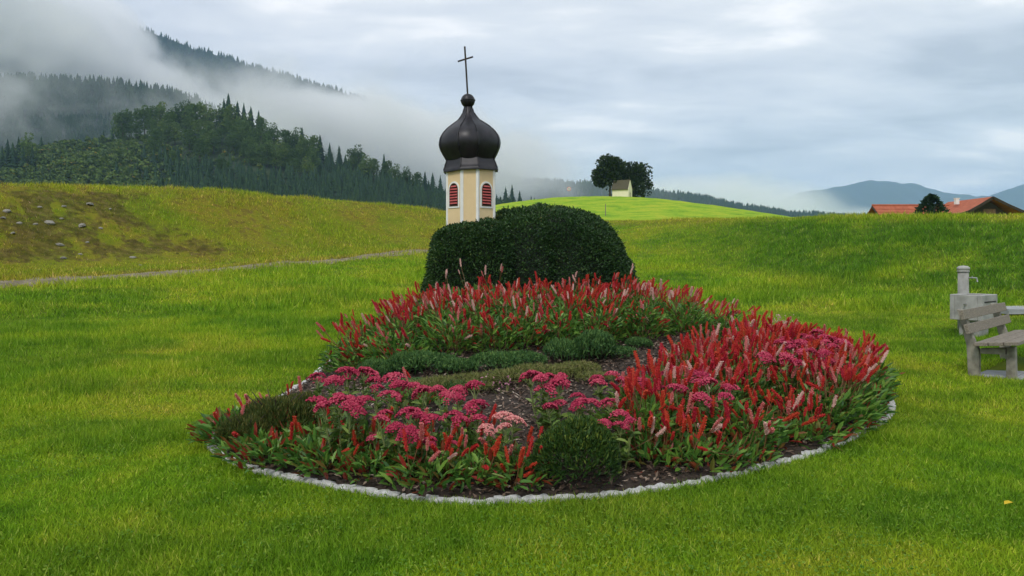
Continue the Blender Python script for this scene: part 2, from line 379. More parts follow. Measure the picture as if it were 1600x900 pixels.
ang = np.concatenate([np.linspace(-180, -62, 40, endpoint=False), np.linspace(-62, 62, 420), np.linspace(62, 180, 40)[1:]])
rad = np.concatenate([[0.0], np.exp(np.linspace(math.log(1.0), math.log(9000), 400))])
A_, R_ = np.meshgrid(np.radians(ang), rad, indexing='ij'); gx = R_ * np.sin(A_); gy = R_ * np.cos(A_)
gz = H(gx, gy); na, nr = gx.shape
ii = np.arange(na - 1)[:, None] * nr + np.arange(nr - 1)[None]
gf = np.stack([ii, ii + 1, ii + nr + 1, ii + nr], -1).reshape(-1, 4)[:, ::-1]
so, dr, lu = soil_dry(gx.ravel(), gy.ravel()); th_shade = (np.hypot(gx, gy).ravel() < 52) * 1.0
ground = link('ground', raw_mesh('ground', np.stack([gx, gy, gz], -1).reshape(-1, 3), np.ascontiguousarray(gf), [M['ground']], True, attrs=dict(soil=so, dry=dr, lush=lu, thatch_shade=th_shade)))
tag(ground, 'mown green meadow rising to grassy banks', None, None, 'structure')

# flower bed outline
BP = [(-2.33, 6.0), (-1.75, 5.43), (-1.22, 5.13), (-.66, 4.88), (-.16, 4.80), (.41, 4.88), (1.08, 5.1), (1.9, 5.6), (2.62, 6.19), (3.35, 6.94), (3.95, 7.87),
      (4.22, 8.8), (4.2, 9.8), (3.95, 11), (3.5, 12.3), (2.9, 13.6), (2.0, 14.9), (.5, 15.5), (-1.0, 15.2), (-2.0, 14.4), (-2.45, 13), (-2.6, 11.5), (-2.58, 10.2),
      (-2.52, 9.2), (-2.55, 8.2), (-2.62, 7.3), (-2.55, 6.5)]
def catmull(P, k=8):
    P = [np.array(p) for p in P]; n = len(P); out = []
    for i in range(n):
        a, b, c, d = P[i - 1], P[i], P[(i + 1) % n], P[(i + 2) % n]
        for j in range(k):
            t = j / k; out.append(.5 * ((2 * b) + (c - a) * t + (2 * a - 5 * b + 4 * c - d) * t * t + (3 * b - a - 3 * c + d) * t ** 3))
    return np.array(out)
BED = catmull(BP)
def bed_sd(x, y):
    """distance inside the bed edge (negative outside)"""
    x = np.asarray(x, float); y = np.asarray(y, float); P = BED[::2]; Q = np.roll(P, -1, 0)
    best = np.full(x.shape, 1e9); ins = np.zeros(x.shape, bool)
    for p, q in zip(P, Q):
        d = q - p; t = np.clip(((x - p[0]) * d[0] + (y - p[1]) * d[1]) / (d @ d), 0, 1)
        best = np.minimum(best, np.hypot(x - p[0] - t * d[0], y - p[1] - t * d[1]))
        c = (p[1] > y) != (q[1] > y)
        if d[1] != 0: ins ^= c & (x < d[0] * (y - p[1]) / d[1] + p[0])
    return np.where(ins, best, -best)
def G(x, y):
    x = np.asarray(x, float); y = np.asarray(y, float); e_ = bed_sd(x, y)
    return H(x, y) + np.where(e_ > 0, .03 + sstep(0, 2.0, e_) * (.10 + .47 * np.clip((y - 6) / 6.5, 0, 1)), 0)
def g1(x, y): return float(G(np.array([x]), np.array([y]))[0])
def at(u, v):
    """where the sight line of a picture point meets the ground"""
    d = np.linspace(3, 16, 1400); z = 1.6 + (400 - v) / 1180 * d; g = G((u - 800) / 1180 * d, d)
    i = int(np.argmax(z <= g)); return ((u - 800) / 1180 * d[i], d[i])

bx = np.linspace(-2.8, 4.4, 100); by = np.linspace(4.6, 15.7, 140)
BX, BY = np.meshgrid(bx, by, indexing='ij'); sd = bed_sd(BX, BY); BZ = G(BX, BY) + (fbm(BX * 5, BY * 5, 2, 3) - .5) * .05
idx = np.arange(100 * 140).reshape(100, 140)
q = np.stack([idx[:-1, :-1], idx[1:, :-1], idx[1:, 1:], idx[:-1, 1:]], -1).reshape(-1, 4)
q = q[(sd.ravel()[q] > -.06).all(1)]
tag(link('flower_bed_soil', raw_mesh('flower_bed_soil', np.stack([BX, BY, BZ + .004], -1).reshape(-1, 3), q, [M['soil']], True)), 'mounded dark soil of the flower bed', None, None, 'structure')

# granite setts round the bed
edging = empty('bed_edging', (0, 0, 0)); tag(edging, 'pale granite sett edging curving round the flower bed', 'edging')
stone_me = []
for k in range(6):
    mb = MB(); nx, ny = 5, 3; L, W, Hh = .080, .039, .07
    vs = []; fs = []
    for j in range(ny + 1):
        for i in range(nx + 1):
            a, b = i / nx * 2 - 1, j / ny * 2 - 1; edge = max(abs(a), abs(b))
            vs.append((a * L + random.uniform(-.006, .006), b * W + random.uniform(-.006, .006), (.034 if edge < .99 else .024) + random.uniform(-.008, .008)))
    for j in range(ny):
        for i in range(nx): o_ = j * (nx + 1) + i; fs.append((o_, o_ + 1, o_ + nx + 2, o_ + nx + 1))
    ring = [i for i in range(nx + 1)] + [j * (nx + 1) + nx for j in range(1, ny + 1)] + [ny * (nx + 1) + i for i in range(nx - 1, -1, -1)] + [j * (nx + 1) for j in range(ny - 1, 0, -1)]
    b0 = len(vs); vs += [(vs[i][0], vs[i][1], -.12) for i in ring]
    for i in range(len(ring)): j = (i + 1) % len(ring); fs.append((ring[j], ring[i], b0 + i, b0 + j))
    stone_me.append(raw_mesh('kerb_stone', vs, fs, [M['granite']]))
cl = np.concatenate([BED, BED[:1]]); seg = np.hypot(*np.diff(cl, axis=0).T); cum = np.concatenate([[0], np.cumsum(seg)])
s_ = 0.0; k = 0
while s_ < cum[-1] - .08:
    ln = random.uniform(.135, .185); m_ = s_ + ln / 2
    px_, py_ = np.interp(m_, cum, cl[:, 0]), np.interp(m_, cum, cl[:, 1]); px2, py2 = np.interp(m_ + .05, cum, cl[:, 0]), np.interp(m_ + .05, cum, cl[:, 1])
    o = link('kerb_stone', stone_me[k % 6], edging, (px_ + random.uniform(-.012, .012), py_ + random.uniform(-.012, .012), float(H(px_, py_)) + random.uniform(-.010, .006)),
             (random.uniform(-.06, .06), random.uniform(-.05, .05), math.atan2(py2 - py_, px2 - px_) + random.uniform(-.08, .08) + (math.pi if k % 2 else 0)), (ln / .155, random.uniform(.9, 1.25), 1))
    s_ += ln; k += 1

# bark mulch
n = 52000
mx_ = rng.uniform(-2.7, 4.3, n); my_ = rng.uniform(4.7, 14, n); kp = bed_sd(mx_, my_) > .05; mx_, my_ = mx_[kp], my_[kp]; n = len(mx_)
b_ = np.stack([mx_, my_, G(mx_, my_) + .012 + rng.uniform(0, .018, n)], 1); a_ = rdir(n); a_[:, 2] *= .3
v, f = leaves(b_, unit(a_) * rng.uniform(.025, .075, (n, 1)), rng.uniform(.012, .030, n), .1, up=np.tile([0, 0, 1.], (n, 1)) + rng.normal(size=(n, 3)) * .25)
tag(link('bark_mulch', raw_mesh('bark_mulch', v, f, [M['chip']], attrs=dict(tint=np.repeat(rng.beta(1.3, 1.8, n), 4)))), 'loose brown bark mulch strewn over the flower bed', 'mulch', None, 'stuff')

# track along the foot of the left bank: two worn wheel strips of gravel
tu = np.linspace(-500, 690, 90)
def track_xy(u_, off):
    toe = np.interp(u_, TP[:, 0], TP[:, 1]); d = toe - 1.9 - .9 * np.clip((u_ + 500) / 1200, 0, 1) + off; return (u_ - 800) / 1180 * d, d
strips = []
for off, w0 in ((0.0, .68),):
    rows = []
    for j, wv in enumerate(np.linspace(-1, 1, 7)):
        ww = w0 * (1 + 1.5 * (fbm(tu * .06, tu * 0 + 2, 4, 3) - .5))
        X, Y = track_xy(tu, off + wv * ww * (1 + .5 * (fbm(tu * .05, tu * 0 + 7 + j * .3, 8, 2) - .5)))
        rows.append(np.stack([X, Y, H(X, Y) + .035 - .03 * abs(wv)], 1))
    V = np.array(rows); idx = np.arange(V.shape[0] * V.shape[1]).reshape(V.shape[:2])
    strips.append((V.reshape(-1, 3), np.stack([idx[:-1, :-1], idx[:-1, 1:], idx[1:, 1:], idx[1:, :-1]], -1).reshape(-1, 4)))
v, f = join(strips)
tag(link('gravel_track', raw_mesh('gravel_track', v, f, [M['gravel']], True)), 'worn gravel track along the foot of the bank', None, None, 'structure')

# ------------------------------------------------------------------ far hills and mountains
def ridge_mesh(name, pts, d, front, back, zbase, mat, nx=160, rough=.06, seed=1, label='', ny=26, ext=None):
    """pts: (u,v) crest points; crest stands at depth d, the slope comes forward by front metres"""
    P = np.array(pts, float); xs = (P[:, 0] - 800) / 1180 * d; zs = 1.6 + (400 - P[:, 1]) / 1180 * d
    X = np.linspace(xs[0], xs[-1], nx); 
    def crest(x):
        z = np.interp(x, xs, zs); w = (xs[-1] - xs[0]) / len(xs) * .35
        return (z + np.interp(x - w, xs, zs) + np.interp(x + w, xs, zs)) / 3 + (fbm(x / d * 60, x * 0 + seed, seed, 4) - .5) * d * .006
    def Z(x, y):
        c = crest(x); t = np.where(y <= d, (y - (d - front)) / front, (d + back - y) / back); t = np.clip(t, 0, 1)
        n = fbm(x / d * 14, y / d * 14, seed, 4) - .5
        return zbase + (c - zbase) * (t ** 1.15) * (1 + n * rough * 6 * (1 - t ** 6) * 1.0) 
    Y = np.concatenate([np.linspace(d - front, d, ny), np.linspace(d, d + back, 8)[1:]])
    XX, YY = np.meshgrid(X, Y, indexing='ij'); ZZ = Z(XX, YY); k = len(Y)
    i = np.arange(nx - 1)[:, None] * k + np.arange(k - 1)[None]
    fc = np.stack([i, i + k, i + k + 1, i + 1], -1).reshape(-1, 4)
    tag(link(name, raw_mesh(name, np.stack([XX, YY, ZZ], -1).reshape(-1, 3), fc, [mat], True)), label, None, None, 'structure')
    return Z, (xs[0], xs[-1])

ZF, xF = ridge_mesh('wooded_hill', [(-700, 250), (-200, 245), (0, 250), (60, 228), (180, 222), (240, 212), (330, 200), (400, 212), (480, 240), (560, 268), (640, 292), (700, 312), (780, 322), (900, 345), (1000, 372)],
                    560, 230, 160, 8, M['hill'], 120, .03, 5, 'wooded hill with a shrubby clearing')
ZA, xA = ridge_mesh('mountain', [(-900, 90), (-300, 110), (0, 124), (130, 128), (250, 136), (320, 160), (380, 195), (460, 240), (560, 300)], 1150, 480, 300, 10, M['mount'], 130, .03, 15, 'lower wooded mountain shoulder in the fog')
ZB, xB = ridge_mesh('mountain', [(-900, -190), (-300, -110), (0, -45), (100, 0), (190, 35), (300, 76), (400, 106), (480, 130), (580, 156), (680, 200), (740, 240), (790, 276), (900, 318)], 2300, 850, 500, 20, M['mount'], 200, .03, 25, 'high wooded ridge above the fog')
ZC, xC = ridge_mesh('mountain', [(560, 250), (700, 262), (780, 277), (850, 287), (930, 291), (1000, 299), (1060, 306), (1120, 316), (1180, 329), (1250, 340), (1400, 342), (1700, 345)], 1900, 650, 400, 10, M['mount'], 200, .03, 35, 'low wooded ridge beyond the meadow')
ZD, xD = ridge_mesh('mountain', [(1180, 330), (1236, 303), (1262, 297), (1300, 294), (1340, 285), (1362, 278), (1376, 281), (1392, 286), (1410, 283), (1430, 287), (1460, 297), (1490, 305), (1520, 306), (1560, 303), (1600, 288), (1700, 262), (2100, 240)], 7000, 2200, 1500, 10, M['mount'], 260, .02, 45, 'distant blue mountain')

# tree prototypes ------------------------------------------------------------
def spruce_arrays(h, r, tiers, n, seed):
    q = np.random.default_rng(seed); V = []; Fc = []; T = []
    for i in range(tiers):
        t = i / tiers; z0 = h * (.06 + .90 * t); z1 = min(h, z0 + h * (1.55 / tiers)); rr = r * (1 - t) ** .85 * q.uniform(.85, 1.12)
        b = len(V); V.append((q.uniform(-.05, .05) * r, 0, z1)); T.append(.7)
        for k in range(n):
            a = 2 * math.pi * (k + .5 * (i % 2)) / n + q.uniform(-.15, .15); rk = rr * (q.uniform(.95, 1.2) if k % 2 else q.uniform(.6, .8))
            V.append((rk * math.cos(a), rk * math.sin(a), z0 - (.03 * h if k % 2 else -.02 * h))); T.append(q.uniform(0, .9))
        for k in range(n): Fc.append((b, b + 1 + k, b + 1 + (k + 1) % n))
    return np.array(V), np.array(Fc), np.array(T)
def crown_arrays(h, r, base, nleaf, size, seed, lobes=9, flat=1.0):
    q = np.random.default_rng(seed); C = []; 
    for k in range(lobes):
        a = q.uniform(0, 6.283); t = q.uniform(0, 1); rr = r * .55 * math.sqrt(q.uniform(0, 1)) * (1 - .5 * t)
        C.append((rr * math.cos(a), rr * math.sin(a), base + (h - base) * (.22 + .60 * t), r * q.uniform(.36, .58) * (1 - .25 * t)))
    C = np.array(C); pick = q.integers(0, lobes, nleaf); d = unit(q.normal(size=(nleaf, 3))); rad_ = C[pick, 3] * q.uniform(.55, 1.05, nleaf) ** .6
    p = C[pick, :3] + d * rad_[:, None] * np.array([1, 1, .85 * flat])
    ax = unit(d + q.normal(size=(nleaf, 3)) * .7) * q.uniform(.6, 1.4, (nleaf, 1)) * size
    v, f = leaves(p - ax * .5, ax, q.uniform(.6, 1.1, nleaf) * size, .3)
    tint = np.clip(q.beta(2, 2, nleaf), 0, 1); return v, f, np.repeat(tint, 4), C
def trunk_mb(h, r, limbs, lean=0):
    mb = MB(); mb.tube([(0, 0, -.5), (0, 0, h * .2), (lean * .5, 0, h * .6), (lean, 0, h)], [r * 1.3, r, r * .75, r * .35], 7)
    for (x, y, z, _) in limbs: mb.tube([(lean * .3, 0, h * .5), (x * .55, y * .55, (z + h * .5) * .5 + .1), (x, y, z)], [r * .45, r * .3, r * .12], 5)
    return mb

SPR = []
for k in range(5):
    v, f, t = spruce_arrays(1.0, (.21 + .035 * (k % 3)), 9, 10, 100 + k)
    SPR.append((raw_mesh('spruce_crown', v, f, [M['spruce']], attrs=dict(tint=t)), MB().tube([(0, 0, -.03), (0, 0, .5)], [.016, .008], 6).mesh('spruce_trunk', M['bark'])))
BRD = []
for k in range(6):
    v, f, t, C = crown_arrays(1.0, .34 + .04 * (k % 3), .0 if k < 4 else .05, 1200, .05, 200 + k, 14)
    BRD.append((raw_mesh('broadleaf_crown', v, f, [M['broad']], attrs=dict(tint=t)), trunk_mb(.55, .02, C[:5]).mesh('broadleaf_trunk', M['bark'])))
def tree(name, proto, loc, h, label, cat, group, wid=1.0):
    o = empty(name, loc, random.uniform(0, 6.28)); o.scale = (h * wid, h * wid, h); tag(o, label, cat, group)
    link('crown', proto[0], o); link('trunk', proto[1], o); return o
def on_hill(u, d): x = (u - 800) / 1180 * d; return (x, d, float(ZF(np.array([x]), np.array([d]))[0]) - .3)

# broadleaf trees along the crest of the wooded hill
bl = [(184, 556, 21), (192, 548, 22), (203, 555, 23), (214, 550, 22), (226, 556, 23), (238, 548, 22), (250, 556, 24), (264, 545, 22), (262, 520, 16), (275, 556, 25), (288, 556, 27), (300, 550, 26),
      (314, 556, 25), (328, 552, 24), (344, 556, 24), (360, 552, 25), (372, 530, 21), (384, 545, 23), (396, 520, 20), (408, 545, 22), (420, 515, 20), (432, 500, 18), (428, 540, 22), (446, 535, 22), (456, 505, 18), (462, 545, 23),
      (478, 540, 22), (490, 548, 21), (552, 545, 21), (560, 548, 24), (572, 540, 20), (584, 545, 19), (604, 545, 18), (618, 540, 18), (636, 545, 17), (652, 540, 18), (268, 470, 13), (320, 500, 17), (345, 470, 14)]
_q = random.Random(3); bl += [(_q.uniform(235, 490), _q.uniform(485, 545), _q.uniform(14, 19)) for _ in range(46)]
for i, (u, d, h) in enumerate(bl):
    edge = u < 255
    tree('broadleaf_tree', BRD[4 + i % 2] if edge else BRD[i % 4], on_hill(u, d), h * (1.15 if edge else 1.02), 'slender broadleaf tree at the open end of the hilltop wood beside the clearing' if edge else ('dark green broadleaf tree on the crest of the hill wood against the fog' if d >= 540 else 'round broadleaf crown on the slope just below the crest of the hill wood'), 'tree',
         'slender trees at the edge of the clearing' if edge else 'broadleaf trees of the hill wood', .72 if edge else 1.0)
tree('broadleaf_tree', BRD[1], on_hill(42, 480), 26, 'tall round topped broadleaf tree with orange tinge beside the dark spruces', 'tree', None, .75)
# spruces told apart
sp = [(350, 558, 26), (357, 556, 30), (371, 558, 24), (381, 556, 26), (392, 557, 24), (404, 556, 22), (472, 556, 20), (500, 552, 20), (515, 550, 18), (530, 548, 18), (600, 552, 20), (664, 545, 18), (676, 548, 17), (688, 548, 17),
      (162, 558, 9), (3, 470, 17), (12, 480, 19), (20, 474, 18), (29, 482, 20), (36, 470, 17), (50, 474, 16), (-8, 478, 18), (790, 560, 16), (800, 556, 19), (812, 560, 15), (830, 560, 12), (845, 560, 11)]
for i, (u, d, h) in enumerate(sp):
    lab = 'tall dark spruce on the skyline of the hill wood' if 200 < u < 700 else ('dark spruce in the close stand beside the shrubby clearing' if u < 100 else ('dark spruce pointing up behind the clipped hedge' if u > 700 else 'lone small spruce at the top of the shrubby clearing'))
    tree('spruce_tree', SPR[i % 5], on_hill(u, d), h, lab, 'tree', 'spruces of the far hill')

def forest(name, label, spots, protos, mat, hr, seed):
    q = np.random.default_rng(seed); V = []; Fc = []; T = []; b = 0; n = len(spots); hh = q.uniform(hr[0], hr[1], n) ; rot = q.uniform(0, 6.283, n); pk = q.integers(0, len(protos), n); tt = q.uniform(-.25, .25, n)
    for k in range(len(protos)):
        v, f, t = protos[k]; s = pk == k; m = int(s.sum())
        if not m: continue
        c, sn = np.cos(rot[s])[:, None], np.sin(rot[s])[:, None]; h = hh[s][:, None]
        X = (v[None, :, 0] * c - v[None, :, 1] * sn) * h + spots[s, 0:1]; Y = (v[None, :, 0] * sn + v[None, :, 1] * c) * h + spots[s, 1:2]; Z = v[None, :, 2] * h + spots[s, 2:3]
        V.append(np.stack([X, Y, Z], -1).reshape(-1, 3)); Fc.append((f[None] + (np.arange(m) * len(v))[:, None, None]).reshape(-1, 3) + b); b += m * len(v)
        T.append(np.clip(t[None] + tt[s][:, None], 0, 1).ravel())
    tag(link(name, raw_mesh(name, np.concatenate(V), np.concatenate(Fc), [mat], attrs=dict(tint=np.concatenate(T)))), label, 'forest', None, 'stuff')
SA = [spruce_arrays(1.0, .25, 5, 8, 40 + k) for k in range(3)]; SB = [spruce_arrays(1.0, .28, 3, 6, 50 + k) for k in range(3)]
def blob(seed):
    v, f, t, _ = crown_arrays(1.0, .5, .0, 46, .34, seed, 6); return v, f, t
SH = [blob(60 + k) for k in range(4)]
def spots_on(Z, ulo, uhi, dlo, dhi, n, seed, keep=None):
    q = np.random.default_rng(seed); d = q.uniform(dlo, dhi, n); u = q.uniform(ulo, uhi, n); x = (u - 800) / 1180 * d
    s = np.stack([x, d, Z(x, d) - .3], 1)
    if keep is not None: s = s[keep(u, d, q.uniform(0, 1, n))]
    return s
clear = lambda u, d: sstep(330, 200, u + (d - 400) * .25) * sstep(-80, -40, u)
forest('young_spruce_forest', 'dense young spruce forest covering the slope of the hill', spots_on(ZF, -330, 900, 335, 556, 5200, 1, lambda u, d, r: (r > clear(u, d) * 1.0 - .02) & ~((u > 190) & (u < 490) & (d > 485))), SA, M['spruce'], (6, 12), 1)
forest('hillside_scrub', 'olive green scrub filling the hillside clearing', spots_on(ZF, -300, 420, 335, 558, 6500, 2, lambda u, d, r: r < clear(u, d) + .06), SH, M['shrub'], (3.0, 6.0), 2)
forest('mountain_forest', 'misty spruce forest on the lower mountain shoulder', spots_on(ZA, -300, 470, 760, 1152, 9000, 3), SB, M['spruce'], (6, 14), 3)
forest('ridge_forest', 'bluish spruce forest along the high ridge', np.concatenate([spots_on(ZB, -200, 860, 1700, 2300, 9000, 4), spots_on(ZB, 0, 800, 2230, 2310, 1500, 44)]), SB, M['spruce'], (8, 19), 4)
forest('low_ridge_forest', 'bluish spruce forest on the low ridge beyond the meadow', np.concatenate([spots_on(ZC, 640, 1420, 1400, 1900, 5000, 5), spots_on(ZC, 700, 1400, 1840, 1910, 1500, 55)]), SB, M['spruce'], (8, 18), 5)

# ------------------------------------------------------------------ fog banks and haze
def zcurve(t, xs, pts, lo, hi):
    """piecewise-linear height over x as a ramp: pts [(x,z)]"""
    x0, x1 = pts[0][0], pts[-1][0]; fac = t.math('DIVIDE', t.math('SUBTRACT', xs, x0), x1 - x0, True)
    q = t.n('ShaderNodeValToRGB'); t.l(fac, q.inputs[0]); el = q.color_ramp.elements
    while len(el) < len(pts): el.new(.5)
    for i, (x, z) in enumerate(pts): g = (z - lo) / (hi - lo); el[i].position = (x - x0) / (x1 - x0); el[i].color = (g, g, g, 1)
    return t.math('ADD', t.math('MULTIPLY', q.outputs[0], hi - lo), lo)
def fog(name, label, box, top, bot, dens, scale, soft_t, soft_b, wob, cut=(.35, .65), step=.6, xfade=None):
    t = NT(name + '_vapour'); co = t.obj(); s = t.n('ShaderNodeSeparateXYZ'); t.l(co, s.inputs[0]); X, Y, Z = s.outputs
    n = t.noise(scale, 7, .66, co, .4); nw = t.math('MULTIPLY', t.math('SUBTRACT', n, .5), wob)
    zt = zcurve(t, X, top, 0, 900); a = t.math('DIVIDE', t.math('ADD', t.math('SUBTRACT', zt, Z), nw), soft_t, True)
    b = 1.0
    if bot: zb = zcurve(t, X, bot, 0, 900); b = t.math('DIVIDE', t.math('ADD', t.math('SUBTRACT', Z, zb), nw), soft_b, True)
    c = t.math('DIVIDE', t.math('SUBTRACT', n, cut[0]), cut[1] - cut[0], True)
    d = t.math('MULTIPLY', t.math('MULTIPLY', a, b), t.math('MULTIPLY', c, dens))
    for ax, (l0, l1, l2, l3) in ((X, (box[0], box[0] + .12 * (box[1] - box[0]), box[1] - .12 * (box[1] - box[0]), box[1])), (Y, (box[2], box[2] + .2 * (box[3] - box[2]), box[3] - .2 * (box[3] - box[2]), box[3]))):
        d = t.math('MULTIPLY', d, t.math('MULTIPLY', t.math('DIVIDE', t.math('SUBTRACT', ax, l0), l1 - l0, True), t.math('DIVIDE', t.math('SUBTRACT', l3, ax), l3 - l2, True)))
    pv = t.n('ShaderNodeVolumePrincipled'); pv.inputs['Color'].default_value = (.999, .999, .999, 1); pv.inputs['Anisotropy'].default_value = 0.0; t.l(d, pv.inputs['Density'])
    t.l(pv.outputs[0], t.out.inputs['Volume']); t.m.cycles.volume_step_rate = step
    c_ = ((box[0] + box[1]) / 2, (box[2] + box[3]) / 2, (box[4] + box[5]) / 2)
    mb = MB().box(c_, ((box[1] - box[0]) / 2, (box[3] - box[2]) / 2, (box[5] - box[4]) / 2))
    tag(mb.build(name, t.m), label, 'fog', None, 'stuff')
fog('fog_bank', 'thick white fog lying between the two mountain ridges', (-2000, 150, 1180, 2280, 30, 860),
    [(-2000, 860), (-1150, 760), (-980, 600), (-880, 470), (-720, 385), (-576, 335), (-432, 322), (-216, 308), (0, 265), (150, 200)],
    [(-2000, 480), (-1152, 410), (-864, 385), (-677, 335), (-504, 275), (-288, 200), (-158, 140), (150, 80)], .018, .0042, 45, 50, 320, (.36, .60))
fog('fog_wisp', 'thin fog wisps drifting over the lower mountain shoulder', (-1000, -150, 690, 1120, 60, 330),
    [(-1000, 330), (-600, 300), (-400, 250), (-300, 190), (-150, 120)], [(-1000, 110), (-500, 120), (-350, 110), (-150, 70)], .009, .0070, 60, 50, 150, (.48, .66))
fog('cloud_bank', 'pale low cloud lying at the foot of the distant blue mountain', (250, 3600, 2700, 4300, 20, 420),
    [(250, 330), (700, 330), (1000, 320), (1180, 270), (1300, 190), (2000, 185), (3600, 230)], None, .008, .0022, 60, 70, 170, (.36, .60))
fog('fog_patch', 'thin fog patch in front of the low wooded ridge', (-250, 420, 1000, 1400, 40, 260),
    [(-250, 200), (0, 180), (150, 170), (420, 110)], [(-250, 70), (420, 60)], .0015, .009, 50, 50, 90, (.45, .72))

t = NT('haze_air'); pv = t.n('ShaderNodeVolumePrincipled'); pv.inputs['Color'].default_value = (.46, .69, 1.0, 1); pv.inputs['Density'].default_value = 1.2e-4
t.l(pv.outputs[0], t.out.inputs['Volume'])
tag(MB().box((0, 4200, 448), (9600, 9800, 452)).build('haze', t.m), 'bluish air haze over the whole valley', 'haze', None, 'stuff')

# ------------------------------------------------------------------ chapel hill, barn
def hz(x, y): return float(H(np.array([x]), np.array([y]))[0])
cx_, cy_ = 24.0, 165.0; cz_ = hz(cx_, cy_) - .25
ch = empty('chapel', (cx_, cy_, cz_), R(-28)); tag(ch, 'tiny cream chapel with steep dark roof between two trees on the hill', 'chapel')
w2, l2, eh, rh = 1.15, 1.75, 2.5, 4.35     # gable faces local -Y... gable end at +X side
mb = MB()      # walls with an open arched doorway in the gable end (+x)
mb.box((-.0, -w2, eh / 2 - .3), (l2, .1, eh / 2 + .3)); mb.box((0, w2, eh / 2 - .3), (l2, .1, eh / 2 + .3)); mb.box((-l2 + .1, 0, eh / 2 - .3), (.1, w2 - .1, eh / 2 + .3))
def gable(xc, th, holes):
    arch = [(.38 * math.cos(a), 1.35 + .38 * math.sin(a)) for a in np.linspace(0, math.pi, 9)]
    if holes:
        outer = [(w2 + .1, -.6), (w2 + .1, eh), (0, rh), (-w2 - .1, eh), (-w2 - .1, -.6)]; inner = [(-.38, -.6)] + arch[::-1] + [(.38, -.6)]
        poly = outer + inner
    else: poly = [(w2 + .1, eh), (0, rh), (-w2 - .1, eh)]
    n_ = len(poly); vs = [(xc - th, p[0], p[1]) for p in poly] + [(xc + th, p[0], p[1]) for p in poly]
    fs = [tuple(range(n_)), tuple(range(2 * n_ - 1, n_ - 1, -1))] + [(i, i + n_, (i + 1) % n_ + n_, (i + 1) % n_) for i in range(n_)]
    mb.add(vs, fs)
gable(l2 + .08, .10, True); gable(-l2 + .1, .1, False)
mb.build('wall', M['chapel'], ch)
mb = MB(); mb.box((l2 - .5, 0, .6), (.03, .5, 1.3)); mb.build('door', M['dark'], ch)
for s in (-1, 1):
    dv = Vector((0, s * (w2 + .38), eh - .33 - rh)); L = dv.length; dn = dv.normalized(); nv = Vector((1, 0, 0)).cross(dn)
    mb = MB(); mb.box(Vector((0, 0, rh + .06)) + dn * L / 2 + nv * .0, (l2 + .12, L / 2, .06), (Vector((1, 0, 0)), dn, nv)); mb.build('roof_slope', M['shingle'], ch)
MB().box((l2, 0, rh + .35), (.03, .03, .35)).box((l2, 0, rh + .45), (.02, .16, .03)).build('roof_cross', M['iron'], ch)

def chapel_tree(loc, h, r, base, seed, label, lean):
    v, f, tt, C = crown_arrays(h, r, base, 4200, .60, seed, 26)
    o = empty('linden_tree', loc); tag(o, label, 'tree')
    link('crown', raw_mesh('crown', v, f, [M['linden']], attrs=dict(tint=tt)), o); trunk_mb(h * .6, .24, C[:7], lean).build('trunk', M['bark'], o, True)
tx = (953 - 800) / 1180 * 168; chapel_tree((tx, 168, hz(tx, 168) - .1), 10.6, 4.9, 2.6, 301, 'taller dark leafy tree whose trunk stands beside the chapel wall', .1)
tx = (990 - 800) / 1180 * 173; chapel_tree((tx, 173, hz(tx, 173) - .3), 9.6, 6.3, .9, 307, 'broad dark tree spreading behind the chapel doorway', .6)

sx = (889 - 800) / 1180 * 166; sg = empty('round_sign', (sx, 166, hz(sx, 166))); tag(sg, 'small round red and white sign on a pole on the hilltop', 'sign')
MB().tube([(0, 0, -.3), (0, 0, 2.6)], .04, 6).build('pole', M['steel'], sg)
def disc(r, y, th=.02, n=20):
    mb = MB(); vs = [(r * math.cos(2 * math.pi * k / n), yy, 2.25 + r * math.sin(2 * math.pi * k / n)) for yy in (y - th, y + th) for k in range(n)]
    mb.add(vs, [tuple(range(n)), tuple(range(2 * n - 1, n - 1, -1))] + [(k, k + n, (k + 1) % n + n, (k + 1) % n) for k in range(n)]); return mb
disc(.46, -.03).build('rim', M['signred'], sg); disc(.36, -.055).build('face', M['white'], sg); disc(.15, -.08).build('dot', M['signdark'], sg)
px_ = (946 - 800) / 1180 * 95
tag(MB().tube([(0, 0, -.2), (.02, 0, 1.0), (.0, 0, 1.5)], [.06, .055, .05], 7).build('marker_post', M['wood'], loc=(px_, 95, hz(px_, 95))), 'thin wooden marker post in the meadow below the chapel', 'post')

